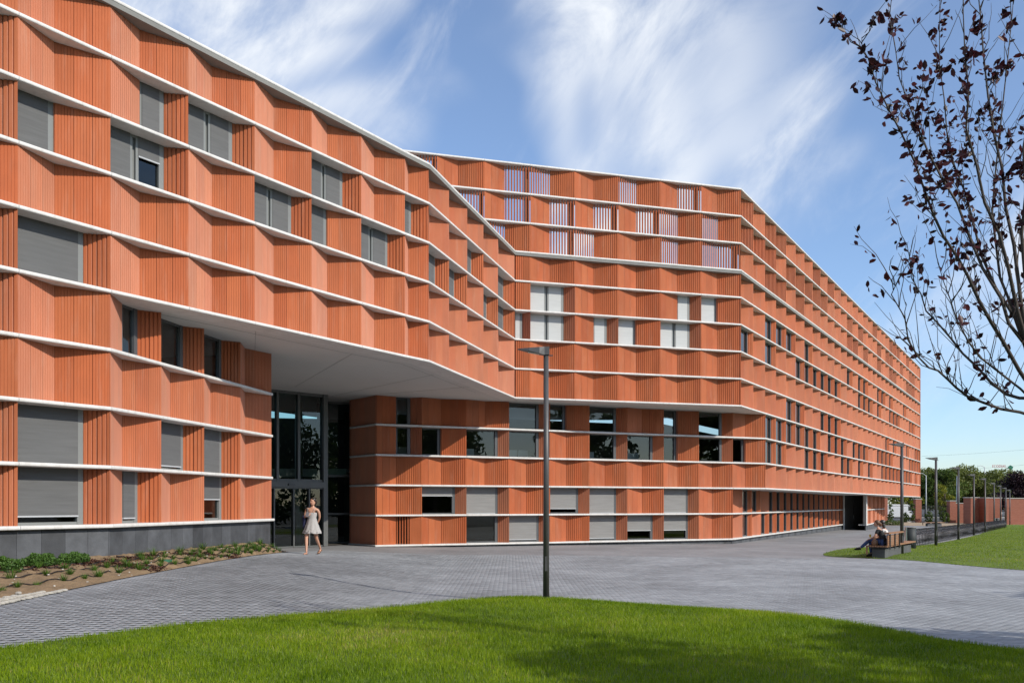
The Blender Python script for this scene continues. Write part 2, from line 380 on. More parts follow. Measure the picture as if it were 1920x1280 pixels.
def panel(A, B, z0, z1, coarse=False, rd=.012):
    mid = (A+B)/2
    PANELS.append((A.copy(), B.copy(), z0, z1, coarse, mid.length, [tri_tone(RP) for _ in range(8)], rd))
def reveal(A, B, z0, z1):
    mb = MB(); flat(mb, A, B, z0, z1); bpart('window_reveal', mb, 'terracotta')
def flat(mb, A, B, z0, z1): mb.quad((A.x, A.y, z0), (B.x, B.y, z0), (B.x, B.y, z1), (A.x, A.y, z1))
LIP, VAL, WIN_ = .05, .36, .44
def window(A, B, z0, z1, n, kind, frac, panes, near):
    t = (B-A).normalized(); L = (B-A).length; T = (t.x, t.y, 0); Nn = (n.x, n.y, 0)
    def at(u, v, z): p = A+t*u+n*v; return (p.x, p.y, z)
    fr = MB(); fw = .055; dark = kind in (None, 'dark') or kind == 'blind_mid'
    H = z1-z0; zm = (z0+z1)/2
    fr.box(at(fw/2, 0, zm), fw, .07, H, T, Nn); fr.box(at(L-fw/2-.035, 0, zm), fw+.07, .09, H, T, Nn)
    fr.box(at(L/2-.035, 0, z0+fw/2), L-2*fw-.07, .066, fw, T, Nn); fr.box(at(L/2-.035, 0, z1-fw/2), L-2*fw-.07, .066, fw, T, Nn)
    cuts = [fw, L-fw-.07]
    if panes == 2:
        c = L*.5; fr.box(at(c-.075, 0, zm), .07, .085, H-2*fw, T, Nn); fr.box(at(c+.075, 0, zm), .07, .085, H-2*fw, T, Nn); fr.box(at(c, -.03, zm), .08, .02, H-2*fw, T, Nn)
        cuts = [fw, c-.11, c+.11, L-fw-.07]
    w = bpart('window', fr, 'frame_dark' if dark else 'frame_grey')
    fr_ = frac if isinstance(frac, tuple) else (frac,)*panes
    for i in range(panes):
        a, b = cuts[2*i], cuts[2*i+1]
        g = MB(); g.quad(at(a, -.015, z0+fw), at(b, -.015, z0+fw), at(b, -.015, z1-fw), at(a, -.015, z1-fw))
        bpart('pane', g, 'glass_dark' if kind == 'dark' or (kind and fr_[i] >= .95) else 'glass', w)
        if kind and kind != 'dark' and fr_[i] > 0:
            bl = MB(); zb = z1-(z1-z0)*fr_[i]+.004; a2, b2 = a-.012, b+.012
            bl.quad(at(a2, .052, zb), at(b2, .052, zb), at(b2, .052, z1-.004), at(a2, .052, z1-.004))
            bl.quad(at(b2, .048, zb), at(a2, .048, zb), at(a2, .048, z1-.004), at(b2, .048, z1-.004))
            bo = bpart('blind', bl, kind, w)
            if fr_[i] < .99:
                br = MB(); br.box(at((a+b)/2, .05, zb-.012), b-a+.024, .035, .03, T, Nn); bpart('blind_bar', br, 'galv', w)
def louvre(A, B, z0, z1, n, far):
    d = B-A; L = d.length; t = d/L; m = max(3, round(L/.118)); p = L/m
    for i in range(m):
        c = A+t*(p*(i+.5))-n*.03
        LOUV.append((c, t, n, z0, z1))
LOUV = []; POSTS = set()
def cell(P0, P1, k, code, wing, idx):
    t = (P1-P0); w = t.length; t = t/w; n = V2(t.y, -t.x); z0 = zk(k)+HS; z1 = zk(k+1)-HS
    at = lambda u, v: P0+t*u-n*v
    pk0, pk1 = at(0, LIP), at(w, LIP); vl = at(w*.47, .28 if wing in 'FTX' else VAL)
    co = wing in 'GHJ' and idx > 12
    if wing == 'K': vl = at(w*.5, .10)
    if w < .9: vl = None
    if isinstance(code, str):
        if vl is None: panel(pk0, pk1, z0, z1, co, .03); return
        for h, a, b, rd in zip(code, (pk0, vl), (vl, pk1), (.005, .030 if wing in 'FTX' else .0095)):
            if h == 'P': panel(a, b, z0, z1, co, rd)
            elif h == 'V' and wing == 'G': panel(a, b, z0, z1, 'slat')
            elif h == 'V': louvre(a, b, z0, z1, n, co); POSTS.add((k, round(P1.x, 2), round(P1.y, 2), n.x, n.y))
            elif h == 'L':   # ventilation slots
                m = a+(b-a)*.12; m2 = a+(b-a)*.52; louvre(a, m2, z0, z1, n, False); panel(m2, b, z0, z1, co)
        return
    c, kind, frac, panes = code
    WIN = .26 if wing in 'GHJ' else WIN_
    j0 = (.84 if wing in 'GHJ' else .80) if w > 1.4 else .62
    wa, wb = at(.05, WIN), at(w*j0, WIN)
    if c == 'A': wb = at(w*.47, WIN)
    if c == 'B': wa = at(w*.49, WIN)
    if c in 'WA': reveal(pk0, at(.05, WIN+.03), z0, z1)
    if c == 'B':
        panel(pk0, vl, z0, z1, co); reveal(vl, at(w*.49, WIN+.03), z0, z1)
    if c == 'A':
        panel(vl, pk1, z0, z1, co, .030 if wing in 'FTX' else .012); reveal(at(w*.47, WIN+.03), vl, z0, z1)
    if c in 'WB': panel(wb, pk1, z0, z1, co, .0255)
    window(wa, wb, z0, z1, n, kind, frac, panes, wing not in 'GH')
for k, paths in ROWPATHS.items():
    for path in paths:
        for (P0, P1, w, i) in path:
            cell(P0, P1, k, CODE.get((k, w, i), 'PP'), w, i)
def add_panel(mb, p):
    A, B, z0, z1, co, _, tones, rd = p
    pts, tb = rib_profile(A, B, co, rd)
    for i in range(len(pts)-1):
        mb.ct = tones[tb[i] % 8]; a, b = pts[i], pts[i+1]
        mb.quad((a.x, a.y, z0), (b.x, b.y, z0), (b.x, b.y, z1), (a.x, a.y, z1))
PANELS.sort(key=lambda p: p[5])
# panels left of the frame count as far
vis = [p for p in PANELS if abs((p[0].x+p[1].x)/(p[0].y+p[1].y)) < .60]
near = vis[:300]; ids = set(id(p) for p in near)
for p in near:
    mb = MB(); add_panel(mb, p); bpart('panel', mb, 'terracotta')
mb = MB()
for p in PANELS:
    if id(p) not in ids: add_panel(mb, p)
bpart('panel_field', mb, 'terracotta', kind='stuff')
# louvre slats
near_l = sorted(LOUV, key=lambda l: l[0].length)
mbs = {}
for i, (c, t, n, z0, z1) in enumerate(near_l[:300]):
    mb = MB(); mb.box((c.x, c.y, (z0+z1)/2), .045, .06, z1-z0, (t.x, t.y, 0), (n.x, n.y, 0)); mb.t = [(.9, .85, .8)]*len(mb.f)
    bpart('louvre_slat', mb, 'terracotta')
mb = MB()
for (c, t, n, z0, z1) in near_l[300:]: mb.box((c.x, c.y, (z0+z1)/2), .045, .06, z1-z0, (t.x, t.y, 0), (n.x, n.y, 0))
if mb.f: bpart('louvre_field', mb, 'terracotta', kind='stuff')
for (k, x, y, nx, ny) in sorted(POSTS):
    mb = MB(); mb.box((x-nx*.55, y-ny*.55, zk(k)+.6), .17, .17, 1.2-2*HS, (ny, -nx, 0), (nx, ny, 0)); bpart('screen_post', mb, 'post_wood')
def offs(pts, d):
    return [p-V2((q-p).normalized().y, -(q-p).normalized().x)*d for p, q in zip(pts[:-1], pts[1:])]
# --- plinths, soffits, roofs, interior
def strip(mb, pts, z0f, z1, off, board=.45):
    r = random.Random(5)
    for a, b in zip(pts[:-1], pts[1:]):
        t = (b-a); L = t.length; t /= L; n = V2(t.y, -t.x); m = max(1, round(L/board))
        for i in range(m):
            p = a+t*(L*i/m)-n*(off+r.uniform(0, .004)); q = a+t*(L*(i+1)/m-.004)-n*(off+r.uniform(0, .004)); v = r.uniform(.7, 1.35); mb.ct = (v, v, v*1.02)
            mb.quad((p.x, p.y, z0f), (q.x, q.y, z0f), (q.x, q.y, z1), (p.x, p.y, z1))
for pts, zt, z0 in ((U[:5]+Wp[1:], zk(0)-HS, -.6), (FLp[:10]+Hp[1:], zk(-1)-HS, -1.2), (Jp, zk(-1)-HS, -1.5), ([KL0, KK], zk(-1)-HS, -.6)):
    for a, b in zip(pts[:-1], pts[1:]):
        t = (b-a).normalized(); n = V2(t.y, -t.x); L = (b-a).length; m = max(1, round(L/.47))
        if a.length > 45:
            mb = MB(); strip(mb, [a, b], z0, zt, .08); bpart('plinth_face', mb, 'plinth'); continue
        for i in range(m):
            mb = MB(); v = RP.uniform(.65, 1.5); mb.ct = (v, v, v*1.03)
            c = a+t*(L*(i+.5)/m)-n*(.11+RP.uniform(0, .006)); mb.box((c.x, c.y, (z0+zt)/2), L/m-.005, .06, zt-z0, (t.x, t.y, 0), (n.x, n.y, 0)); bpart('plinth_slab', mb, 'plinth')
mb = MB()
mb.poly([(-8.3, 18.5), tuple(U[-1]-V2(.1, 0)), tuple(CC-V2(.1, 0)), tuple(EE+V2(-.15, .1)), tuple(E2+V2(-.1, .3)), (5, 46), (-9, 46), (-14, 36), (-12, 24)], zk(4)-.035)
bpart('soffit', mb, 'soffit')
for pts_, dd_ in ((U[4:]+Vp[1:], .95), (Fp, .95)):
    q_ = offs(pts_, dd_); mb = MB()
    for a, b in zip(q_[:-1], q_[1:]): mb.bar((a.x, a.y, zk(4)-.037), (b.x, b.y, zk(4)-.037), .012, .004)
    bpart('soffit_joint', mb, 'frame_grey')
for a, b in ((U[6], V2(-8.2, 28.5)), (U[8], V2(-8.0, 33.0)), (Vp[1], V2(-7.2, 35.8)), (Vp[3], V2(-5.2, 35.2))):
    mb = MB(); c_ = a.lerp(b, .12); mb.bar((c_.x, c_.y, zk(4)-.0375), (b.x, b.y, zk(4)-.0375), .010, .004); bpart('soffit_joint', mb, 'frame_grey')
mb = MB(); mb.poly([tuple(FLp[8]+V2(0, .4)), tuple(E2+V2(-.15, .05)), tuple(Gp[-1]+V2(-.15, 0)), (36, 95), (20, 75), (6, 48)], zk(1)-.035); bpart('soffit', mb, 'soffit')
mb = MB(); mb.poly([tuple(U[0]), tuple(S0), tuple(U[-1]), tuple(CC), tuple(EE), tuple(Gp[-1]), (28, 101), (-4, 50), (-24, 33)], zk(9)-.15, zk(9)-.05); bpart('roof', mb, 'roofing')
for pts, d, k0, k1 in ((U[:5]+Wp[1:], 4.2, 0, 4), (U+Vp[1:], 5.0, 4, 9), (Fp+Gp[1:], 5.5, 4, 9), (FLp+Gp[3:], 5.5, -1, 4)):
    o_ = offs(pts, d); mb = MB()
    mb.loft([[(p.x, p.y, zk(k0)+(.15 if k0 == 4 else -.2)), (p.x, p.y, zk(k1)-.2)] for p in o_], closed=False, cap=False); bpart('inner_wall', mb, 'interior')
for pts, levels in ((U[:5]+Wp[1:], (0,)), (U+Vp[1:], (7,)), (Fp+Gp[1:], (7,)), (FLp+Gp[3:], (2,)), (FLp[:10]+Hp[1:], (-1,))):
    a_, b_ = offs(pts, .66), offs(pts, 5.6)
    for k in levels:
        mb = MB(); z = zk(k)-(.55 if k == 2 else .10)
        mb.loft([[(a.x, a.y, z), (a.x, a.y, z+.1), (b.x, b.y, z+.1), (b.x, b.y, z)] for a, b in zip(a_, b_)]); bpart('floor_plate', mb, 'interior_floor')
# --- entrance glazing
def glazing(A, B, z0, z1, uprights, rails, name, fm='frame_mid', gm='glass_lobby', fw=.09):
    t = (B-A).normalized(); n = V2(t.y, -t.x); L = (B-A).length; T = (t.x, t.y, 0); Nn = (n.x, n.y, 0)
    fr = MB()
    def at(u, v, z): p = A+t*u+n*v; return (p.x, p.y, z)
    us = [0]+uprights+[L]; zs = [z0]+rails+[z1]
    for u in us: fr.box(at(u, 0, (z0+z1)/2), fw, .16, z1-z0, T, Nn)
    for z in zs:
        for a, b in zip(us[:-1], us[1:]): fr.box(at((a+b)/2, 0, min(max(z, z0+fw/2), z1-fw/2)), b-a-fw, .13, fw, T, Nn)
    o = bpart(name, fr, fm)
    for a, b in zip(us[:-1], us[1:]):
        for c, d in zip(zs[:-1], zs[1:]):
            g = MB(); g.quad(at(a, 0, c), at(b, 0, c), at(b, 0, d), at(a, 0, d)); bpart('pane', g, gm, o)
    return o
zs4 = zk(4)-.04
GA0 = V2(-11.0, 31.67); GA1 = V2(-7.43, 35.4); zg0 = .10
Lg = (GA1-GA0).length
gl_ = glazing(GA0, GA1, 2.62, zs4, [1.7, 3.05, 3.98], [], 'entrance_glazing', 'frame_mid', 'glass_lobby', .1)
gl2 = glazing(GA0, GA1, zg0, 2.40, [1.7, 2.9, 3.75, 4.45], [], 'entrance_door', 'frame_mid', 'glass_lobby', .05)
tA = (GA1-GA0).normalized(); nA = V2(tA.y, -tA.x); mA = (GA0+GA1)/2
mb = MB(); c = mA+nA*.02; mb.box((c.x, c.y, 2.51), Lg+.1, .24, .22, (tA.x, tA.y, 0), (nA.x, nA.y, 0)); bpart('door_transom', mb, 'frame_mid')
c = GA0+tA*3.6+nA*.16; mb = MB(); mb.box((c.x, c.y, 2.5), .28, .05, .07, (tA.x, tA.y, 0), (nA.x, nA.y, 0)); bpart('door_sensor', mb, 'frame_dark')
c = GA1+nA*.0; mb = MB(); mb.box((c.x, c.y, (zg0+zs4)/2), .2, .26, zs4-zg0, (tA.x, tA.y, 0), (nA.x, nA.y, 0)); bpart('glazing_post', mb, 'frame_mid')
glazing(V2(-8.1, 37.6), V2(-6.75, 38.2), .08, zs4, [], [1.35, 2.95], 'side_glazing', 'frame_mid', 'glass_lobby', .09)
glazing(GA1+V2(-.1, .1), V2(-8.1, 37.6), .08, zs4, [], [2.4], 'side_glazing', 'frame_dark', 'glass_lobby', .09)
mb = MB()   # lobby shell
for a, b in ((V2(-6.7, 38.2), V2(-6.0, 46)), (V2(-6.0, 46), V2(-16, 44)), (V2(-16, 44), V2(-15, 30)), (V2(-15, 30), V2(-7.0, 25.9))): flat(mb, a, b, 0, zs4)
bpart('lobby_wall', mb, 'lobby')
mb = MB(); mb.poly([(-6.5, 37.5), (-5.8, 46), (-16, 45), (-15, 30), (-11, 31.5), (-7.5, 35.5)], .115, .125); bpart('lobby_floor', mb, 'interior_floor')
mb = MB(); mb.box((-9.6, 38.5, 3.1), 5.0, .3, .35); bpart('lobby_gallery', mb, 'white_paint')
mb = MB(); mb.tube([(-8.9, 37.4, .1), (-8.9, 37.4, zs4)], .16, 14); bpart('lobby_column', mb, 'white_paint', smooth=True)
mb = MB(); a, b = Wp[-1]-V2(.1, -.02), V2(-12.5, 26.75); flat(mb, b, a, 0, zs4); flat(mb, a, b, 0, zs4); bpart('end_wall', mb, 'terracotta')
mb = MB(); flat(mb, KL0, V2(-6.6, 38.4), 0, zs4); bpart('end_wall', mb, 'terracotta')
# doors to the service entrance
def wallbox(name, a, b, z0, z1, th, m):
    t = (b-a).normalized(); n = V2(t.y, -t.x); c = (a+b)/2; mb = MB(); mb.box((c.x, c.y, (z0+z1)/2), (b-a).length, th, z1-z0, (t.x, t.y, 0), (n.x, n.y, 0)); return bpart(name, mb, m)
dA, dB = V2(27.15, 73.6), V2(29.6, 75.6); zsd = zk(1)-.04
dm = (dA+dB)/2; dt = (dB-dA).normalized(); dn = V2(dt.y, -dt.x)
for a, b in ((dA, dm-dt*.012), (dm+dt*.012, dB)): o = wallbox('service_door', a, b, -.45, zsd, .1, 'door_grey')
mb = MB(); c = dm-dt*.12+dn*.12; mb.tube([(c.x, c.y, .55), (c.x, c.y, .85)], .02, 8); bpart('handle', mb, 'galv', o)
wallbox('door_jamb', V2(27.05, 73.0), V2(27.2, 73.7), -.45, zsd, .12, 'white_paint')
wallbox('door_pier', V2(29.65, 75.6), V2(28.2, 71.6), zk(-1)-.05, zsd, .1, 'soffit')
wallbox('door_pier', V2(28.16, 71.75), V2(28.3, 71.45), zk(-1)-.05, zsd, .1, 'white_paint')
wallbox('plinth_face', V2(29.65, 75.6), V2(28.24, 71.6), -.6, zk(-1)-.055, .09, 'plinth')
wallbox('end_wall', V2(37, 89), V2(34, 92), -.8, zsd, .1, 'terracotta')
wallbox('end_wall', Gp[-1], Gp[-1]+V2(-8, 5), zk(1), zk(12)-.1, .1, 'terracotta')

# ------------------------------------------------------------------ ground
mat('asphalt_far', (0.060, 0.060, 0.062), rough=0.9, var=0.15, vscale=0.6)
mat('soil', (0.195, 0.132, 0.074), rough=0.95, var=0.40, vscale=4, bump=1.0, bscale=22, detail=10)
mat('dry_soil', (0.30, 0.22, 0.14), rough=0.95, var=0.2, vscale=2, bump=0.4, bscale=12)
mat('turf_soil', (0.085, 0.130, 0.008), rough=0.95, var=0.35, vscale=1.2, bump=0.4, bscale=40)
def grid_sheet(name, xs, ys, zf, m, kind='structure'):
    X, Y = np.meshgrid(xs, ys); Z = zf(X, Y); v = np.stack([X.ravel(), Y.ravel(), Z.ravel()], 1); nx = len(xs)
    i, j = np.meshgrid(np.arange(nx-1), np.arange(len(ys)-1)); a = (j*nx+i).ravel()
    f = np.stack([a, a+1, a+1+nx, a+nx], 1).ravel()
    o = link(name, npmesh(name, v, f, 4, m, smooth=True)); o['kind'] = kind; return o
# paving material: small setts, fine joints far away
def paving_mat():
    m = mat('paving', (0.155, 0.157, 0.165), rough=0.75, spec=0.3); nt = m.node_tree; b = nt.nodes['Principled BSDF']
    t = N(nt.nodes, 'ShaderNodeTexCoord')
    br = N(nt.nodes, 'ShaderNodeTexBrick', inp={'Scale': 1.0, 'Mortar Size': 0.006, 'Brick Width': 0.20, 'Row Height': 0.10, 'Color1': (0.215, 0.217, 0.228, 1), 'Color2': (0.265, 0.265, 0.275, 1), 'Mortar': (0.18, 0.175, 0.172, 1), 'Bias': 0.0})
    nt.links.new(t.outputs['Object'], br.inputs['Vector'])
    nz = N(nt.nodes, 'ShaderNodeTexNoise', inp={'Scale': 0.35, 'Detail': 6.0}); nt.links.new(t.outputs['Object'], nz.inputs['Vector'])
    mr = N(nt.nodes, 'ShaderNodeMapRange', inp={'From Min': .3, 'From Max': .7, 'To Min': .82, 'To Max': 1.2}); nt.links.new(nz.outputs['Fac'], mr.inputs['Value'])
    mx = N(nt.nodes, 'ShaderNodeMix', data_type='RGBA', blend_type='MULTIPLY'); mx.inputs[0].default_value = 1
    nt.links.new(br.outputs[0], mx.inputs[6]); nt.links.new(mr.outputs[0], mx.inputs[7]); nt.links.new(mx.outputs[2], b.inputs['Base Color'])
    return m
paving_mat()
mat('paver', (0.250, 0.262, 0.278), rough=0.72, spec=0.35, var=0.26, vscale=0.5, attr='tone', bump=0.12, bscale=50, detail=8)
xs = np.concatenate([np.linspace(-1500, -60, 12), np.linspace(-40, 80, 121), np.linspace(100, 1800, 14)])
ys = np.concatenate([np.linspace(-600, -30, 8), np.linspace(-20, 130, 151), np.linspace(150, 3000, 20)])
grid_sheet('ground', xs, ys, lambda x, y: gz(x, y)-.03, 'asphalt_far')
xs = np.linspace(-14, 62, 153); ys = np.linspace(5, 112, 215)
pav = grid_sheet('paving', xs, ys, lambda x, y: gz(x, y), 'paving')
# lawns ---------------------------------------------------------------
L1 = [(-5.2, 9.0), (-4.45, 11.2), (-3.5, 13.1), (-2.25, 14.9), (-1.05, 16.25), (0, 17.0), (1.38, 16.5), (2.7, 15.5), (4.36, 14.8), (5.2, 13.5), (5.8, 11.6), (6.5, 11.0), (9, 9.5), (14, 8), (20, 5), (24, -6), (-3, -8), (-7, 0), (-6.2, 6)]
L2 = [(11.0, 32.2), (12.4, 31.2), (13.4, 30.6), (13.75, 29.3), (14.0, 28.0), (14.9, 25.6), (17, 23), (24, 20), (45, 30), (80, 60), (100, 106), (56, 108), (50.5, 95), (37.5, 70.5), (25.6, 51.5), (18.7, 41.3), (15.4, 40), (13, 36.5)]
def inpoly(poly, x, y):
    x = np.asarray(x); y = np.asarray(y); r = np.zeros(x.shape, bool); n = len(poly); j = n-1
    for i in range(n):
        xi, yi = poly[i]; xj, yj = poly[j]
        c = ((yi > y) != (yj > y)) & (x < (xj-xi)*(y-yi)/(yj-yi+1e-12)+xi); r ^= c; j = i
    return r
def smoothpoly(poly, it=2):
    p = [Vector(q) for q in poly]
    for _ in range(it):
        q = []
        for i in range(len(p)): a, b = p[i], p[(i+1) % len(p)]; q += [a*.75+b*.25, a*.25+b*.75]
        p = q
    return [tuple(v) for v in p]
L1s = smoothpoly(L1); L2s = smoothpoly(L2)
def edgedist(poly, x, y):
    d = np.full(np.shape(x), 1e9)
    for i in range(len(poly)):
        ax, ay = poly[i]; bx, by = poly[(i+1) % len(poly)]; vx, vy = bx-ax, by-ay
        t = np.clip(((x-ax)*vx+(y-ay)*vy)/(vx*vx+vy*vy+1e-9), 0, 1); d = np.minimum(d, np.hypot(x-ax-t*vx, y-ay-t*vy))
    return d
def lawn_z(poly, x, y, hmax=.11):
    return gz(x, y)+.012+hmax*sstep(0, 1.6, edgedist(poly, x, y))
def lawn(name, poly, label, count_fn, hmax):
    bm = bmesh.new(); vs = [bm.verts.new((p[0], p[1], 0)) for p in poly]; bm.faces.new(vs)
    xs_ = [p[0] for p in poly]; ys_ = [p[1] for p in poly]
    step = .5 if name == 'lawn' and poly is L1s else 1.5
    for k in np.arange(min(xs_)+step/2, max(xs_), step): bmesh.ops.bisect_plane(bm, geom=bm.verts[:]+bm.edges[:]+bm.faces[:], plane_co=(k, 0, 0), plane_no=(1, 0, 0))
    for k in np.arange(min(ys_)+step/2, max(ys_), step): bmesh.ops.bisect_plane(bm, geom=bm.verts[:]+bm.edges[:]+bm.faces[:], plane_co=(0, k, 0), plane_no=(0, 1, 0))
    co = np.array([v.co[:] for v in bm.verts]); z = lawn_z(poly, co[:, 0], co[:, 1], hmax)
    for v, q in zip(bm.verts, z): v.co.z = q
    for f in bm.faces:
        if f.normal.z < 0: f.normal_flip()
    me = bpy.data.meshes.new(name); bm.to_mesh(me); bm.free(); me.materials.append(MAT['turf_soil'])
    o = link(name, me); o['kind'] = 'structure'; return o
lawn('lawn', L1s, '', None, .12); lawn('lawn', L2s, '', None, .06)
leafmat('grass', (0.060, 0.140, 0.003), (0.265, 0.385, 0.010), trans=0.45, rough=0.45)
nt_ = MAT['grass'].node_tree; mx_ = [n for n in nt_.nodes if n.type == 'MIX'][0]; at_ = [n for n in nt_.nodes if n.type == 'ATTRIBUTE'][0]
rp_ = N(nt_.nodes, 'ShaderNodeValToRGB'); nt_.links.new(at_.outputs['Fac'], rp_.inputs[0]); el_ = rp_.color_ramp.elements
el_[0].position = 0; el_[0].color = (.050, .125, .004, 1); el_[1].position = 1; el_[1].color = (.42, .36, .12, 1)
e_ = el_.new(.72); e_.color = (.26, .37, .010, 1); e_ = el_.new(.90); e_.color = (.34, .40, .03, 1)
for l_ in list(mx_.outputs[2].links): nt_.links.new(rp_.outputs[0], l_.to_socket)
def blades(name, x, y, z, h, w, label):
    n = len(x); a = RNG.uniform(0, 2*np.pi, n); le = RNG.normal(0, .45, n)*h; la = RNG.uniform(0, 2*np.pi, n)
    hh = h*RNG.uniform(.6, 1.25, n); dx, dy = np.cos(a)*w/2, np.sin(a)*w/2
    v = np.empty((n, 5, 3)); mx, my = le*np.cos(la), le*np.sin(la)
    v[:, 0] = np.stack([x-dx, y-dy, z], 1); v[:, 1] = np.stack([x+dx, y+dy, z], 1)
    v[:, 2] = np.stack([x-dx*.7+mx*.35, y-dy*.7+my*.35, z+hh*.55], 1); v[:, 3] = np.stack([x+dx*.7+mx*.35, y+dy*.7+my*.35, z+hh*.55], 1)
    v[:, 4] = np.stack([x+mx, y+my, z+hh], 1)
    b = np.arange(n)*5
    f = np.stack([b, b+1, b+3, b, b+3, b+2, b+2, b+3, b+4], 1).ravel()
    pat = .5+.5*np.sin(x*1.3+1.7*np.sin(y*.8))*np.sin(y*1.1+1.3*np.sin(x*.7))
    pat2 = .5+.5*np.sin(x*4.1+2.2*np.sin(y*2.7))*np.sin(y*3.7+2*np.sin(x*2.3))
    pat3 = np.clip((np.sin(x*.55+2.1)*np.sin(y*.75+.8+np.sin(x*.9))-.35)*1.6, 0, 1)
    tone = np.clip(.24+.30*pat+.22*pat2+.22*pat3+RNG.normal(0, .17, n), 0, 1)
    o = link(name, npmesh(name, v.reshape(-1, 3), f, 3, 'grass', np.repeat(tone, 3))); tag(o, label, 'grass', kind='stuff'); return o
def scatter(poly, n, xr, yr, fr=.64):
    x = RNG.uniform(*xr, n); y = RNG.uniform(*yr, n); k = inpoly(poly, x, y) & (np.abs(x) < fr*y+.6); return x[k], y[k]
x, y = scatter(L1s, 520000, (-7, 9), (5.8, 17.3)); keep = RNG.uniform(0, 1, len(x)) < np.clip(1.25-.045*y, .3, 1); x, y = x[keep], y[keep]
hn = .042+.022*(.5+.5*np.sin(x*2.1+np.sin(y*1.9)*2)*np.sin(y*2.6+np.sin(x*1.4)*2))
blades('grass_blades', x, y, lawn_z(L1s, x, y, .12), hn, .0062, 'short green grass of the curved lawn in the foreground')
x, y = scatter(L2s, 520000, (10, 66), (24, 108), .66); keep = RNG.uniform(0, 1, len(x)) < np.clip(1.5-y*.012, .3, 1); x, y = x[keep], y[keep]
blades('grass_blades', x, y, lawn_z(L2s, x, y, .06), .045+.0*x, .014, 'mown green grass of the lawn beside the bicycle racks')
# bed below the left facade --------------------------------------------
BEDE = [(-6.75, 9.5), (-6.9, 12.1), (-6.96, 13.6), (-7.05, 16.4), (-7.02, 19.0), (-6.98, 21.2), (-6.85, 23.5), (-6.72, 25.4), (-6.8, 27.2)]
def wall_at(y):
    if y < S0.y: return S0.x-(S0.y-y)*tU.x/tU.y
    if y < Wp[-1].y: return S0.x+(y-S0.y)*tW.x/tW.y
    return Wp[-1].x-(y-Wp[-1].y)*.65
def bed_edge(y): return float(np.interp(y, [p[1] for p in BEDE], [p[0] for p in BEDE]))
def bed_pt(y, s):
    xe, xw = bed_edge(y), wall_at(y)-.05; xw = min(xw, xe-.12); x = xe+(xw-xe)*s
    top = .70 if y < 25 else .70-.17*(y-25)
    z = gzf(xe, y)+.015+(max(top, gzf(xe, y)+.02)-gzf(xe, y)-.015)*(s**.8)
    z += .022*math.sin(y*7.3+s*9)+.016*math.sin(y*17+s*23)+.010*math.sin(y*41+s*37) if 0.03 < s < .97 else 0
    return x, z
bv = []; ny, ns = 180, 26
for i in range(ny+1):
    yy = 9.5+(27.2-9.5)*i/ny
    for j in range(ns+1): x_, z_ = bed_pt(yy, j/ns); bv.append((x_, yy, z_))
bf = [q for i in range(ny) for j in range(ns) for q in (i*(ns+1)+j, (i+1)*(ns+1)+j, (i+1)*(ns+1)+j+1, i*(ns+1)+j+1)]
o = link('planting_bed', npmesh('planting_bed', bv, bf, 4, 'soil', smooth=True)); o['kind'] = 'structure'
# pavers ---------------------------------------------------------------
PW, PH, GAP = .20, .10, .003
ix = np.arange(int(-9/PW), int(20/PW)); iy = np.arange(int(8.5/PH), int(31/PH)); IX, IY = np.meshgrid(ix, iy)
px = (IX*PW+(IY % 2)*PW/2).ravel(); py = (IY*PH).ravel()
bedx = np.interp(py, [p[1] for p in BEDE], [p[0] for p in BEDE])
k = (~inpoly(L1s, px, py)) & (~inpoly(L2s, px, py)) & (px > bedx+.02) & (np.abs(px) < .60*py+.3)
px, py = px[k], py[k]; n = len(px)
pz = gz(px, py)+.004+RNG.normal(0, .0005, n)
hx, hy, bv_ = PW/2-GAP/2, PH/2-GAP/2, .002
def pverts(px, py, pz):
    n = len(px); v = np.empty((n, 8, 3))
    for q, (sx, sy) in enumerate(((-1, -1), (1, -1), (1, 1), (-1, 1))):
        v[:, q] = np.stack([px+sx*hx, py+sy*hy, pz-.002], 1)
        v[:, q+4] = np.stack([px+sx*(hx-bv_), py+sy*(hy-bv_), pz], 1)
    return v
pf = np.array([4, 5, 6, 7, 0, 1, 5, 4, 1, 2, 6, 5, 2, 3, 7, 6, 3, 0, 4, 7])
tn = np.clip((1+RNG.normal(0, .10, n))*(1+.10*np.sin(px*.9+1.3*np.sin(py*.6))*np.sin(py*.8+np.sin(px*.5)*1.7)), .65, 1.45)
scr = np.abs(px/py) < .575
order = np.argsort(np.where(scr, py*1.0+np.abs(px)*.05, 1e9))
sel = np.zeros(n, bool); sel[order[:300]] = True
bx_ = MB(); v8 = pverts(np.zeros(1), np.zeros(1), np.zeros(1))[0]
pmes = []
for t_ in range(6):
    me = npmesh('paver', v8, pf, 4, 'paver', np.full(5, .85+.06*t_)); pmes.append(me)
for q in np.nonzero(sel)[0]:
    link('paver', pmes[int(np.clip((tn[q]-.85)/.06, 0, 5))], pav, (float(px[q]), float(py[q]), float(pz[q])))
r_ = ~sel
v = pverts(px[r_], py[r_], pz[r_]); m_ = r_.sum()
f = (np.arange(m_)[:, None]*8+pf[None, :]).ravel()
o = link('paver_field', npmesh('paver_field', v.reshape(-1, 3), f, 4, 'paver', np.repeat(tn[r_], 5)), pav); o['kind'] = 'stuff'

# ------------------------------------------------------------------ things
def P3(px, py, d): return Vector(((px-960)/FPX*d, d, CAMZ-(py-HOR)/FPX*d))
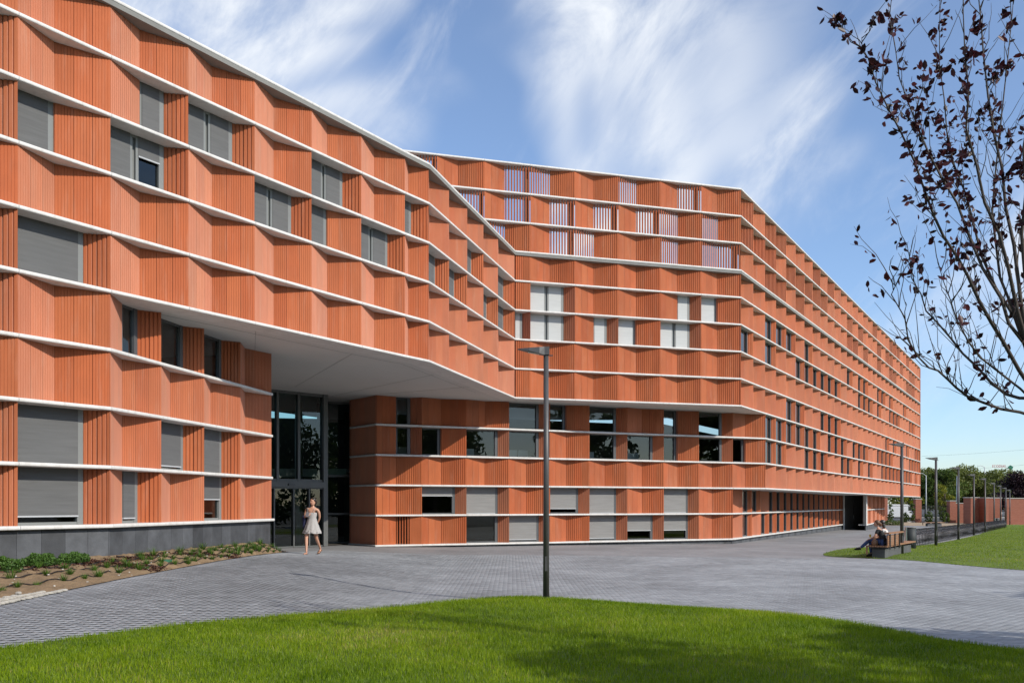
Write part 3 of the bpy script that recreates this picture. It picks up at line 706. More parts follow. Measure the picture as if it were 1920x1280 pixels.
# --- lamp posts
def make_lamp(h, r):
    root = empty('lamp_post')
    m = MB(); m.tube([(0, 0, -.05), (0, 0, h-.13)], [r*1.12, r*.86], 16); obj('pole', m, 'pole_grey', root, smooth=True)
    m = MB(); m.tube([(0, 0, -.02), (0, 0, .03)], r*1.9, 16); obj('base_flange', m, 'pole_grey', root)
    m = MB()   # wedge head pointing to -x
    def ring(x, w, zt, zb): return [(x, -w, zb), (x, w, zb), (x, w*.9, zt), (x, -w*.9, zt)]
    m.loft([ring(.055, .055, h, h-.14), ring(-.03, .062, h-.002, h-.145), ring(-.12, .10, h-.012, h-.125), ring(-.30, .11, h-.028, h-.085), ring(-.44, .07, h-.035, h-.055), ring(-.50, .03, h-.035, h-.045)])
    hd = obj('lamp_head', m, 'pole_grey', root)
    m = MB(); m.box((-.22, 0, h-.108), .2, .12, .008, (.985, 0, -.17), (0, 1, 0), (.17, 0, .985)); obj('lens', m, 'lamp_glass', hd)
    m = MB(); m.box((.085, 0, h-.15), .07, .05, .014); obj('bracket', m, 'pole_grey', root)
    m = MB(); m.box((0, -r*1.06, .62), r*.9, .012, .26); obj('access_hatch', m, 'pole_grey', root)
    return root
lamp = make_lamp(4.42, .050); lamp.location = (.60, 15.75, gzf(.6, 15.75)+.10)
tag(lamp, 'tall dark grey lamp post standing on the foreground lawn', 'lamp post', 'lamp posts of the courtyard')
LP = [(1691, 33.4, 4.2), (1755, 42.3, 4.2), (1797, 51.5, 4.2), (1826, 61.5, 4.2), (1847, 69.5, 4.2), (1864, 80.5, 4.2), (1876, 89, 4.2), (1886, 97.5, 4.2), (1893.5, 106, 4.2)]
ORD = ['first', 'second', 'third', 'fourth', 'fifth', 'sixth', 'seventh', 'eighth', 'farthest']
l2 = make_lamp(4.2, .060)
for i, (px_, d, h) in enumerate(LP):
    o = l2 if i == 0 else copy_tree(l2)
    x_ = (px_-960)/FPX*d; o.location = (x_, d, gzf(x_, d))
    lab = 'dark grey lamp post beside the bench with two seated people' if i == 0 else f'dark grey lamp post, {ORD[i]} of the row along the bicycle racks'
    tag(o, lab, 'lamp post', 'lamp posts of the courtyard')
# --- bench, bin
mat('bench_wood', (0.27, 0.135, 0.07), rough=0.65, var=0.3, vscale=3, stretch=(6, 6, 6), bump=0.1)
mat('concrete_dark', (0.085, 0.088, 0.092), rough=0.8, var=0.15, vscale=2, bump=0.1)
mat('bin_grey', (0.028, 0.034, 0.037), rough=0.65, var=0.1)
mat('steel_light', (0.5, 0.5, 0.5), rough=0.3, metal=0.8)
def make_bench(L, back):
    r = empty('bench')
    m = MB(); m.box((L/2, 0, .13), L-.5, .42, .34); m.box((L/2, 0, -.12), L-.7, .36, .24); obj('concrete_base', m, 'concrete_dark', r)
    for i in range(8):
        m = MB(); m.box((L/2, -.30+.0857*i, .405), L, .066, .05); obj('seat_slat', m, 'bench_wood', r)
    m = MB(); m.box((.03, .335, .28), .06, .05, .30); obj('end_board', m, 'bench_wood', r)
    for x in (.45, L/2, L-.45): m = MB(); m.box((x, 0, .34), .06, .6, .076); obj('support_frame', m, 'pole_grey', r)
    if back:
        for i in range(5):
            m = MB(); m.box((back/2, -.345, .47+.072*i), back, .03, .06); obj('back_slat', m, 'bench_wood', r)
        m = MB(); m.box((back/2+.1, -.36, .86), back+.5, .16, .05); obj('back_rail', m, 'bench_wood', r)
        for x in (.25, back*.55, back*.95):
            m = MB(); m.box((x, -.385, .57), .05, .04, .54); obj('back_post', m, 'pole_grey', r)
    return r
BA = V2(12.62, 31.0); BB = V2(15.5, 35.2); bt = (BB-BA).normalized()
bang = math.atan2(bt.y, bt.x)
bench = make_bench((BB-BA).length, 1.9); bench.location = (BA.x, BA.y, gzf(BA.x, BA.y)+.03); bench.rotation_euler = (0, 0, bang)
tag(bench, 'long wooden slat bench on a dark concrete base with two people on it', 'bench', 'courtyard benches')
b2 = make_bench(2.0, 0); x_ = (1755-960)/FPX*92; b2.location = (x_-1.2, 92, gzf(x_, 92)); b2.rotation_euler = (0, 0, .1)
tag(b2, 'small dark bench far off on the bare soil near the fence', 'bench', 'courtyard benches')
def litter_bin(px_, d, label):
    r = empty('litter_bin'); x_ = (px_-960)/FPX*d; r.location = (x_, d, gzf(x_, d)); n = 20
    m = MB(); m.tube([(0, 0, 0), (0, 0, .95)], .21, n); obj('bin_body', m, 'bin_grey', r, smooth=True)
    m = MB(); m.tube([(0, 0, .95), (0, 0, .975)], .222, n); obj('rim', m, 'steel_light', r)
    m = MB(); m.box((-.225, -.02, .48), .06, .12, .97); obj('hinge_post', m, 'steel_light', r)
    tag(r, label, 'litter bin', 'litter bins'); return r
litter_bin(1708, 38.2, 'dark cylindrical litter bin with steel rim behind the long bench')
litter_bin(1869.5, 86, 'small dark litter bin at the far end of the bicycle racks')
# --- bicycle racks
mat('rack_steel', (0.022, 0.022, 0.024), rough=0.35)
hoop = MB()
hp = []
for i in range(15):
    a = math.pi*i/14; hp.append((.30*math.cos(a), .10*math.sin(a)*0, .0))
pts = [(0, -.28, 0), (0, -.28, .50)]+[(.0+.10*math.sin(math.pi*i/8), -.28+.56*i/8, .50+.26*math.sin(math.pi*i/8)) for i in range(1, 8)]+[(0, .28, .50), (0, .28, 0)]
pts = [(p[0]+p[2]*.35, p[1], p[2]) for p in pts]
hoop.tube(pts, .014, 6); hoop.tube([(.1, -.2, .06), (.34, -.24, .42), (.44, .0, .62), (.34, .24, .42), (.1, .2, .06)], .009, 6)
hoop_me = hoop.mesh('hoop', 'rack_steel', True)
RA = V2(17.6, 40.4); RB = V2(48.6, 88.6); rt = (RB-RA).normalized(); RL = (RB-RA).length; nm = 24; ml = RL/nm
m = MB(); m.box((ml/2, -.28, .02), ml-.02, .06, .03); m.box((ml/2, .28, .02), ml-.02, .06, .03); m.bar((0.05, 0, .70), (ml-.02, 0, .70), .03); rail_me = m.mesh('rail', 'rack_steel')
POSN = ['first', 'second', 'third', 'fourth', 'fifth', 'sixth', 'seventh', 'eighth', 'ninth', 'tenth', 'eleventh', 'twelfth', 'thirteenth', 'fourteenth', 'fifteenth', 'sixteenth', 'seventeenth', 'eighteenth', 'nineteenth', 'twentieth', 'twenty-first', 'twenty-second', 'twenty-third', 'farthest']
for i in range(nm):
    p = RA+rt*(ml*i); r = empty('bicycle_rack', (p.x, p.y, gzf(p.x, p.y)), math.atan2(rt.y, rt.x))
    link('rail', rail_me, r)
    for j in range(5): link('hoop', hoop_me, r, ((j+.1)*ml/5, 0, 0))
    tag(r, f'black steel bicycle rack with slanted hoops, {POSN[i]} of the long row', 'bicycle rack', 'bicycle racks in one row')
# --- planting bed details
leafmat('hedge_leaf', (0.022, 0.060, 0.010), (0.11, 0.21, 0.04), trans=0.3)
leafmat('tuft_leaf', (0.035, 0.095, 0.012), (0.13, 0.24, 0.03), trans=0.35)
mat('mulch', (0.095, 0.042, 0.026), rough=0.9, var=0.4, vscale=20, attr='tone')
mat('hose', (0.012, 0.012, 0.013), rough=0.5)
mat('pebble', (0.5, 0.48, 0.44), rough=0.8)
mat('lid_green', (0.03, 0.14, 0.085), rough=0.6)
mat('white_stone', (0.36, 0.34, 0.30), rough=0.9, var=0.25, vscale=9)
def leaf_cloud(name, centers, size, matn, parent=None, tone=None, nrm=None, aspect=.55):
    n = len(centers); c = np.asarray(centers); a = RNG.normal(0, 1, (n, 3)); a /= np.linalg.norm(a, axis=1)[:, None]
    b = RNG.normal(0, 1, (n, 3)); b -= a*(a*b).sum(1)[:, None]; b /= np.linalg.norm(b, axis=1)[:, None]
    s = (size*RNG.uniform(.6, 1.3, n))[:, None]; w = np.cross(a, b)
    v = np.empty((n, 6, 3)); fold = w*s*.14
    v[:, 0] = c-a*s; v[:, 1] = c-a*s*.25+b*s*aspect+fold; v[:, 2] = c+a*s*.45+b*s*aspect*.8+fold; v[:, 3] = c+a*s; v[:, 4] = c+a*s*.45-b*s*aspect*.8+fold; v[:, 5] = c-a*s*.25-b*s*aspect+fold
    k = np.arange(n)*6; f = np.stack([k, k+1, k+2, k+3, k, k+3, k+4, k+5], 1).ravel()
    tone = RNG.uniform(0, 1, n) if tone is None else tone
    return link(name, npmesh(name, v.reshape(-1, 3), f, 4, matn, np.repeat(np.clip(tone, 0, 1), 2)), parent)
# hedge of low shrubs: six separate plants
sh = 0
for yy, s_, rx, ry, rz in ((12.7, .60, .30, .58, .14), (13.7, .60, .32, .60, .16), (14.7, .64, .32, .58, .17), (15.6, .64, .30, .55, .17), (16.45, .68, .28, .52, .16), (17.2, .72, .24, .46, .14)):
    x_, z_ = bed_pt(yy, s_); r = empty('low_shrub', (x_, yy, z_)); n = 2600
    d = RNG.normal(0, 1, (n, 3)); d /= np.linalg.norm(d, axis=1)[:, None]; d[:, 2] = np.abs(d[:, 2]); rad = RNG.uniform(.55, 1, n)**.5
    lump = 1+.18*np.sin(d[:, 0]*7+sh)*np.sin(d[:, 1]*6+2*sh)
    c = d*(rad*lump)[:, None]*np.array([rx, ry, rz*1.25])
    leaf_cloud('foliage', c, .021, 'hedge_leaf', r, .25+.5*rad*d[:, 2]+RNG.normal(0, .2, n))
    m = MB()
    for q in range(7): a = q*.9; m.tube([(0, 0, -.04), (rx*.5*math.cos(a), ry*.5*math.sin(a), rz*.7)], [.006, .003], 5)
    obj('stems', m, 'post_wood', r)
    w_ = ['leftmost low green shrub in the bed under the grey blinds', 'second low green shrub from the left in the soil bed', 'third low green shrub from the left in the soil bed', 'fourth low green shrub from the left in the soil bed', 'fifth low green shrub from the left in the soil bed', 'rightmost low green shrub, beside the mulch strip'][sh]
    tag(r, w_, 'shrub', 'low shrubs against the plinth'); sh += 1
# rows of young grass tufts and hoses
tm = []
for q in range(5):
    n = 60; a = RNG.uniform(0, 2*np.pi, n); h = RNG.uniform(.05, .12, n); sp = RNG.uniform(.02, .10, n); o_ = RNG.uniform(0, .02, n); w = .005
    v = np.empty((n, 3, 3)); ca, sa = np.cos(a), np.sin(a)
    v[:, 0] = np.stack([o_*ca-sa*w, o_*sa+ca*w, 0*a-.01], 1); v[:, 1] = np.stack([o_*ca+sa*w, o_*sa-ca*w, 0*a-.01], 1); v[:, 2] = np.stack([(o_+sp)*ca, (o_+sp)*sa, h], 1)
    tm.append(npmesh('blades', v.reshape(-1, 3), np.arange(n*3), 3, 'tuft_leaf', RNG.uniform(0, 1, n)))
rows = [(.12, 10.2, 26.6), (.32, 10.0, 26.2), (.53, 17.4, 25.6), (.50, 10.2, 16.6), (.74, 18.6, 25.0)]
ti = 0
for ri, (s_, ya, yb) in enumerate(rows):
    yy = ya+RNG.uniform(0, .5)
    while yy < yb:
        x_, z_ = bed_pt(yy, s_+RNG.uniform(-.03, .03)); o = link('grass_tuft', tm[ti % 5], None, (x_, yy, z_)); sc_ = RNG.uniform(.95, 1.75); o.scale = (sc_, sc_, sc_*RNG.uniform(.8, 1.2)); o.rotation_euler = (0, 0, RNG.uniform(0, 6))
        tag(o, 'small green grass tuft planted beside a black hose in the soil bed', 'grass tuft', 'young grass tufts planted in rows in the bed'); ti += 1
        yy += RNG.uniform(.35, .75)
    m = MB(); pts = []
    for q in range(90):
        y2 = ya-.4+(yb-ya+.6)*q/89
        if y2 > 27.1 or y2 < 9.55: continue
        x_, z_ = bed_pt(y2, s_+.035+.012*math.sin(q*.37+ri)); pts.append((x_, y2, z_+.022))
    m.tube(pts, .011, 5)
    tag(obj('irrigation_hose', m, 'hose', smooth=True), ['black drip hose nearest the paving in the soil bed', 'black drip hose in the second row from the paving', 'black drip hose in the third row, right of the mulch strip', 'black drip hose in the third row, left of the mulch strip', 'black drip hose closest to the dark plinth'][ri], 'hose', 'drip hoses in the bed')
# bark mulch chips
cs = []
for q in range(9000):
    if q < 5200: yy = RNG.uniform(11.5, 19.8); s_ = .60+.12*RNG.normal()*.6+(yy-15)*.02
    elif q < 7400: s_ = RNG.uniform(.02, .75); yy = 17.2+(.72-s_)*1.2+RNG.normal(0, .16)
    else: s_ = RNG.uniform(.0, .7); yy = 21.4-(s_-.35)*3.2+RNG.normal(0, .14)
    if 0 < s_ < .98 and 9.6 < yy < 27: x_, z_ = bed_pt(yy, s_); cs.append((x_, yy, z_+.006))
cs = np.array(cs); n = len(cs); a = RNG.uniform(0, np.pi, n); l_ = RNG.uniform(.012, .035, n); w_ = RNG.uniform(.006, .014, n); ti_ = RNG.normal(0, .010, n)
dx = np.stack([np.cos(a)*l_, np.sin(a)*l_, ti_], 1); dy = np.stack([-np.sin(a)*w_, np.cos(a)*w_, RNG.normal(0, .004, n)], 1)
v = np.stack([cs-dx-dy, cs+dx-dy, cs+dx+dy, cs-dx+dy], 1).reshape(-1, 3)
tag(link('bark_mulch', npmesh('bark_mulch', v, np.arange(n*4), 4, 'mulch', RNG.uniform(.5, 1.7, n))), 'reddish brown bark mulch strips across the soil bed', 'mulch', kind='stuff')
m = MB()
for q in range(160):
    yy = RNG.uniform(10, 26); s_ = RNG.uniform(.03, .8); x_, z_ = bed_pt(yy, s_); r_s = RNG.uniform(.006, .018)
    m.box((x_, yy, z_+r_s*.3), r_s*2, r_s*1.6, r_s*1.2, (math.cos(q), math.sin(q), 0), (-math.sin(q), math.cos(q), 0))
tag(obj('pebbles', m, 'pebble'), 'scattered pale pebbles on the soil bed', 'pebbles', kind='stuff')
x_, z_ = bed_pt(19.2, .42); m = MB(); m.tube([(x_, 19.2, z_-.02), (x_, 19.2, z_+.03)], .17, 16); tag(obj('valve_lid', m, 'lid_green'), 'round green irrigation valve lid in the soil bed', 'lid')
# white cobbles at the lower left corner
cm_ = MB(); cm_.loft([[(math.cos(a)*r_*.06, math.sin(a)*r_*.045, z) for a in np.linspace(0, 2*np.pi, 7)[:-1]] for r_, z in ((1, 0), (1, .018), (.6, .03))]); cme = cm_.mesh('cobble', 'white_stone', False)
q = 0
for yy in np.arange(11.0, 13.9, .115):
    for c_ in range(5):
        x_ = bed_edge(yy)+.03-.118*c_+RNG.normal(0, .008)
        if c_ > (13.9-yy)*2.2: continue
        s_ = max(0, (bed_edge(yy)-x_)/(bed_edge(yy)-wall_at(yy))); zz = bed_pt(yy, s_)[1] if s_ > 0 else gzf(x_, yy)+.012
        o = link('cobble', cme, None, (x_, yy, zz+.004)); o.rotation_euler = (0, 0, RNG.uniform(0, 3)); q += 1
        tag(o, 'pale cobble set at the lower left edge of the soil bed', 'cobble', 'pale cobbles edging the bed')
#@@REST2@@
# ------------------------------------------------------------------ people
def simple(name, col, rough=.6, **k): return mat(name, col, rough=rough, **k)
simple('skin', (0.50, 0.27, 0.18), .5, var=.06); simple('hair_dark', (0.018, 0.011, 0.008), .4, var=.3, vscale=40, stretch=(8, 8, 1)); simple('hair_brown', (0.10, 0.045, 0.02), .45, var=.4, vscale=40, stretch=(8, 8, 1))
simple('dress_grey', (0.36, 0.345, 0.335), .85, var=.1, vscale=30, bump=.1, bscale=80); simple('cloth_black', (0.010, 0.010, 0.011), .8, var=.2); simple('denim', (0.035, 0.065, 0.17), .8, var=.25, vscale=20)
simple('cloth_navy', (0.008, 0.010, 0.045), .8, var=.2); simple('cloth_white', (0.62, 0.60, 0.58), .8, var=.1); simple('cloth_pink', (0.55, 0.38, 0.33), .8, var=.1); simple('leather', (0.16, 0.08, 0.04), .6); simple('eye_dark', (0.02, 0.012, 0.01), .3); simple('lip', (0.42, 0.13, 0.11), .45)
simple('sole_tan', (0.5, 0.32, 0.22), .7); simple('cup_yellow', (0.6, 0.38, 0.03), .5); simple('book_grey', (0.25, 0.25, 0.27), .5)
def skinned(name, chains, parent, matn, root=0, sub=2):
    """chains: lists of (point, rx) sharing vertices by name"""
    vs = []; rad = []; es = []; idx = {}
    for ch in chains:
        prev = None
        for nm, p, r in ch:
            if nm not in idx: idx[nm] = len(vs); vs.append(p); rad.append(r)
            if prev is not None and prev != idx[nm]: es.append((prev, idx[nm]))
            prev = idx[nm]
    me = bpy.data.meshes.new(name); me.from_pydata(vs, es, []); o = link(name, me, parent)
    sm = o.modifiers.new('skin', 'SKIN'); sm.use_smooth_shade = True; sm.branch_smoothing = .3
    for i, sv in enumerate(me.skin_vertices[0].data):
        r = rad[i]; sv.radius = (r, r) if isinstance(r, (int, float)) else r; sv.use_root = (i == root)
    ss = o.modifiers.new('sub', 'SUBSURF'); ss.levels = sub; ss.render_levels = sub
    dg = bpy.context.evaluated_depsgraph_get(); me2 = bpy.data.meshes.new_from_object(o.evaluated_get(dg)); o.modifiers.clear(); o.data = me2
    me2.materials.clear(); me2.materials.append(MAT[matn]); me2.polygons.foreach_set('use_smooth', [True]*len(me2.polygons)); return o
def hand(nm, wr, d, up, side, curl, chains):
    """palm and five fingers hanging on wrist chain nm"""
    d = Vector(d).normalized(); s = Vector(side).normalized(); u = Vector(up).normalized(); wr = Vector(wr)
    palm = wr+d*.075; chains.append([(nm, tuple(wr), .024), (nm+'_p', tuple(wr+d*.045), .032)])
    for i, (off, ln) in enumerate(((-.030, .065), (-.010, .078), (.010, .072), (.028, .055))):
        a = wr+d*.06+s*off*.7; b = palm+s*off+d*.02; c = b+(d*(1-curl)+u*-curl).normalized()*ln*.55; e = c+(d*(1-1.6*curl)+u*-1.4*curl).normalized()*ln*.5
        chains.append([(nm+'_p', tuple(wr+d*.045), .032), (f'{nm}{i}a', tuple(b), .010), (f'{nm}{i}b', tuple(c), .009), (f'{nm}{i}c', tuple(e), .007)])
    t0 = wr+d*.03-s*.035; chains.append([(nm+'_p', tuple(wr+d*.045), .032), (nm+'ta', tuple(t0+d*.02-s*.02), .011), (nm+'tb', tuple(t0+d*.06-s*.025-u*.015), .008)])
def head(parent, c, fw, r=.105, hairm='hair_dark', hair='bun', sk='skin'):
    """head with face: eyes, nose, mouth, ears; fw = facing direction"""
    fw = Vector(fw).normalized(); up = Vector((0, 0, 1)); sd = fw.cross(up).normalized(); up = sd.cross(fw); c = Vector(c)
    def at(f, s, u): return c+fw*f*r+sd*s*r+up*u*r
    rings = []; n = 16
    for u, w, dp, fo in ((-1.18, .24, .20, .42), (-1.05, .44, .40, .34), (-.8, .60, .66, .18), (-.45, .70, .84, .06), (0, .75, .95, 0), (.4, .74, .97, -.03), (.75, .62, .84, -.05), (1.0, .40, .55, -.06), (1.1, .12, .16, -.06)):
        rings.append([tuple(at(fo+dp*math.cos(a), w*math.sin(a), u)) for a in np.linspace(0, 2*math.pi, n, endpoint=False)])
    m = MB(); m.loft(rings)
    def blob(p, a, b, d, mi):
        m.cm = mi; rr = []
        for q in np.linspace(-1, 1, 7):
            w = math.sqrt(max(0.02, 1-q*q)); rr.append([tuple(Vector(p)+up*q*b*r+fw*math.cos(t)*w*d*r+sd*math.sin(t)*w*a*r) for t in np.linspace(0, 2*math.pi, 8, endpoint=False)])
        m.loft(rr); m.cm = 0
    blob(at(.98, 0, -.22), .12, .26, .20, 0)
    for s in (-1, 1): blob(at(.0, s*.76, -.12), .07, .22, .14, 0); blob(at(.83, s*.29, .02), .13, .06, .09, 1); blob(at(.88, s*.30, .20), .18, .03, .06, 3)
    blob(at(.86, 0, -.60), .22, .07, .10, 2)
    h = obj('head', m, [sk, 'eye_dark', 'lip', hairm], parent, smooth=True)
    m = MB(); rr = []
    for u, w, dp, fo in ((-.55, .66, .62, -.42), (-.2, .82, .82, -.27), (.2, .86, .92, -.18), (.55, .82, .94, -.10), (.85, .66, .80, -.08), (1.08, .42, .52, -.08), (1.2, .12, .15, -.08)):
        ring = []
        for a in np.linspace(0, 2*math.pi, 18, endpoint=False):
            k = dp*math.cos(a)
            ring.append(tuple(at(fo+min(k, dp*(.45+1.9*max(0, u-.12))), w*math.sin(a)*1.10, u*1.04+.03)))
        rr.append(ring)
    m.loft(rr)
    if hair == 'long':
        rr = []
        for u, w, dp, fo in ((.3, .80, .70, -.35), (-.4, .92, .70, -.45), (-1.2, 1.0, .62, -.60), (-2.0, .95, .50, -.70), (-2.7, .62, .34, -.72), (-3.0, .2, .15, -.7)):
            rr.append([tuple(at(fo+dp*math.cos(a)*.8+.05*math.sin(5*a+u*3), w*math.sin(a)*(1+.05*math.sin(7*a+u)), u)) for a in np.linspace(0, 2*math.pi, 18, endpoint=False)])
        m.loft(rr)
    else: blob2 = m.tube([tuple(at(-.75, 0, .1)), tuple(at(-1.05, 0, -.1)), tuple(at(-1.05, 0, -.5)), tuple(at(-.9, .05, -1.1))], [.05, .05, .04, .015], 8)
    obj('hair', m, hairm, parent, smooth=True); return h
# --- walking woman
wd = 26.0; wx = (585-960)/FPX*wd
wom = empty('person', (wx, wd, gzf(wx, wd)+.012), -.14)
tag(wom, 'person in a short pale grey dress walking out of the glass entrance', 'person')
ch = [[('pel', (0, .02, .86), (.135, .10)), ('bel', (0, .01, .98), (.115, .085)), ('wai', (0, 0, 1.08), (.105, .08)), ('che', (0, .0, 1.20), (.125, .09)), ('upc', (0, .01, 1.30), (.10, .065)), ('nek', (.015, .01, 1.37), (.045, .045)), ('nk2', (.03, -.005, 1.44), (.043, .045))],
      [('upc', 0, 0), ('shr', (-.155, .015, 1.315), .048), ('ar1', (-.20, .03, 1.22), .041), ('elr', (-.225, .02, 1.085), .034), ('fo1', (-.16, -.12, 1.075), .030), ('wrr', (-.09, -.19, 1.10), .023)],
      [('upc', 0, 0), ('shl', (.155, .015, 1.295), .048), ('al1', (.195, .05, 1.20), .041), ('ell', (.19, .11, 1.06), .034), ('fo2', (.15, .14, .97), .028), ('wrl', (.10, .15, .90), .022)],
      [('pel', 0, 0), ('hpr', (-.085, .01, .80), .088), ('th1', (-.11, -.08, .64), .074), ('knr', (-.115, -.15, .47), .052), ('ca1', (-.10, -.18, .34), .050), ('ca2', (-.085, -.22, .2), .036), ('anr', (-.07, -.26, .085), .028), ('her', (-.07, -.245, .03), .026), ('ftr', (-.08, -.34, .032), .030), ('tor', (-.09, -.41, .02), .018)],
      [('pel', 0, 0), ('hpl', (.085, .02, .80), .088), ('th2', (.10, .05, .63), .074), ('knl', (.105, .08, .455), .052), ('cb1', (.11, .17, .35), .050), ('cb2', (.118, .26, .25), .036), ('anl', (.125, .33, .165), .028), ('hel', (.128, .36, .12), .026), ('ftl', (.12, .28, .05), .030), ('tol', (.115, .22, .018), .018)]]
fix = {}
for c in ch:
    for q in c:
        if q[1] != 0: fix[q[0]] = q
ch = [[fix[q[0]] for q in c] for c in ch]
hand('wrr', (-.09, -.19, 1.10), (.7, -.45, .45), (0, -1, .2), (.3, .2, 1), .45, ch); hand('wrl', (.10, .15, .90), (-.2, .1, -1), (0, 1, 0), (1, 0, 0), .3, ch)
fix['wrr'] = ('wrr', (-.09, -.19, 1.10), .023)
skinned('body', ch, wom, 'skin')
head(wom, (.042, -.02, 1.525), (-.35, -.93, 0), .098, 'hair_dark', 'bun')
def dress_ring(z, rx, ry, amp, n=36, cx=0, cy=.0, ph=0, fr=9): return [(cx+(rx+amp*math.sin(fr*a+ph))*math.cos(a), cy+(ry+amp*math.sin(fr*a+ph))*math.sin(a), z+amp*.25*math.sin(fr*a*.5)) for a in np.linspace(0, 2*math.pi, n, endpoint=False)]
m = MB(); m.loft([dress_ring(1.205, .135, .105, 0), dress_ring(1.15, .148, .118, 0), dress_ring(1.06, .122, .098, .001), dress_ring(.98, .142, .115, .003), dress_ring(.86, .178, .145, .006), dress_ring(.84, .186, .153, .010), dress_ring(.72, .225, .19, .014, ph=.4), dress_ring(.635, .262, .222, .022, ph=.6)], cap=False)
m.loft([dress_ring(.70, .232, .198, .014, ph=.4, fr=11), dress_ring(.60, .272, .232, .024, ph=.9, fr=11)], cap=False)
obj('dress', m, 'dress_grey', wom, smooth=True)
m = MB()
for s in (-1, 1): m.tube([(s*.085, -.10, 1.19), (s*.095, -.085, 1.30), (s*.105, .01, 1.365), (s*.09, .09, 1.25)], .006, 6)
obj('dress_strap', m, 'dress_grey', wom)
m = MB(); m.tube([(-.10, -.10, 1.08), (-.13, -.085, 1.22), (-.15, -.04, 1.345), (-.155, .03, 1.35), (-.16, .10, 1.2), (-.18, .12, 1.0)], .014, 6); m.box((-.20, .12, .92), .10, .22, .26); obj('shoulder_bag', m, 'cloth_black', wom)
m = MB(); m.loft([[(-.235+.055*math.cos(a)*w, .0+.075*math.sin(a)*w+.01*math.sin(3*a+z*20), z) for a in np.linspace(0, 2*math.pi, 12, endpoint=False)] for z, w in ((1.12, .6), (1.09, 1.0), (1.02, .95), (.92, .85), (.80, .8), (.74, .45))]); obj('jacket', m, 'cloth_navy', wom, smooth=True)
m = MB(); m.box((-.045, -.245, 1.155), .10, .02, .13, (.9, -.2, -.35), (.2, .98, 0), (.35, 0, .93)); obj('booklet', m, 'book_grey', wom)
for x_, y_, z_, tl_ in ((-.08, -.32, .008, 0), (.12, .29, .055, .40)):
    m = MB(); m.box((x_, y_, z_), .08, .24, .014, (1, 0, 0), (0, math.cos(tl_), math.sin(tl_)), (0, -math.sin(tl_), math.cos(tl_))); m.tube([(x_-.04, y_-.03, z_), (x_, y_-.04, z_+.055), (x_+.04, y_-.03, z_)], .006, 5); obj('sandal', m, 'leather', wom)
# --- two people on the bench (local x along the bench, y = forwards over the seat front)
def seated(x0, label, shirt, hairm, hair, trousers, cross, shoe, lean=0.0, facing=(-.25, .97, 0)):
    ang = bang; p = BA+bt*x0; root = empty('person', (p.x, p.y, gzf(p.x, p.y)+.03), bang)
    tag(root, label, 'person', 'people seated on the bench')
    hy = -.10
    if cross: kr, ar, tr = (.03, .34, .60), (.0, .66, .30), (.0, .82, .27); kl, al, tl = (.10, .33, .50), (.10, .30, .10), (.10, .44, .04)
    else: kr, ar, tr = (-.09, .36, .50), (-.09, .36, .10), (-.09, .50, .04); kl, al, tl = (.10, .36, .50), (.10, .34, .10), (.10, .48, .04)
    sh_ = .985; b = [[('pel', (0, hy, .53), (.15, .12)), ('bel', (0, hy-.03, .66), (.13, .10)), ('che', (0, hy-.01+lean*.5, .84), (.145, .105)), ('upc', (0, hy+.02+lean, .95), (.11, .075)), ('nek', (0, hy+.04+lean, 1.03), .048), ('nk2', (0, hy+.06+lean, 1.09), .045)]]
    arms = []; legs = []
    for s, el, wr in ((-1, (-.24, hy+.10+lean, .74), (-.12, .26, .66)), (1, (.24, hy+.10+lean, .73), (.12, .24, .64))):
        b.append([('upc', b[0][3][1], b[0][3][2]), (f's{s}', (s*.165, hy+.02+lean, .955), .052), (f'e{s}', el, .038), (f'f{s}', tuple((Vector(el)+Vector(wr))/2), .033), (f'w{s}', wr, .024)])
        hand(f'w{s}', wr, (-.1*s, .9, -.3), (0, 0, 1), (1, 0, 0), .35, b)
    for s, k_, a_, t_ in ((-1, kr, ar, tr), (1, kl, al, tl)):
        b.append([('pel', b[0][0][1], b[0][0][2]), (f'h{s}', (s*.09, hy+.05, .53), .088), (f'k{s}', k_, .06), (f'c{s}', tuple(Vector(k_)*.6+Vector(a_)*.4), .05), (f'a{s}', a_, .034), (f't{s}', t_, .028)])
    skinned('body', b, root, 'skin')
    hc = (0, hy+.085+lean, 1.195); head(root, hc, facing, .098, hairm, hair)
    c2 = [[('pel', (0, hy, .55), (.165, .135)), ('bel', (0, hy-.03, .66), (.15, .12)), ('che', (0, hy-.01+lean*.5, .84), (.165, .122)), ('upc', (0, hy+.02+lean, .955), (.125, .09))]]
    for s, el in ((-1, (-.24, hy+.10+lean, .74)), (1, (.24, hy+.10+lean, .73))):
        a = Vector((s*.165, hy+.02+lean, .955)); e = Vector(el); c2.append([c2[0][3], (f's{s}', tuple(a), .068), (f'm{s}', tuple(a*.35+e*.65), .058)])
    skinned('shirt', c2, root, shirt, root=0)
    c3 = [[('pel', (0, hy, .53), (.165, .13))]]; c3 = []
    for s, k_, a_ in ((-1, kr, ar), (1, kl, al)):
        c3.append([('pel', (0, hy, .53), (.165, .13)), (f'h{s}', (s*.09, hy+.05, .53), .100), (f'k{s}', k_, .074), (f'c{s}', tuple(Vector(k_)*.6+Vector(a_)*.4), .064), (f'a{s}', tuple(Vector(k_)*.08+Vector(a_)*.92), .050)])
    skinned('trousers', c3, root, trousers, root=0)
    for t_, a_ in ((tr, ar), (tl, al)):
        m = MB(); d = (Vector(t_)-Vector(a_)); hl = Vector(a_)-d*.25; m.tube([tuple(hl), tuple(Vector(a_)), tuple(Vector(a_)+d*.6), tuple(Vector(t_)+d*.15)], [.035, .055, .046, .022], 8); obj('shoe', m, shoe, root, smooth=True)
    return root
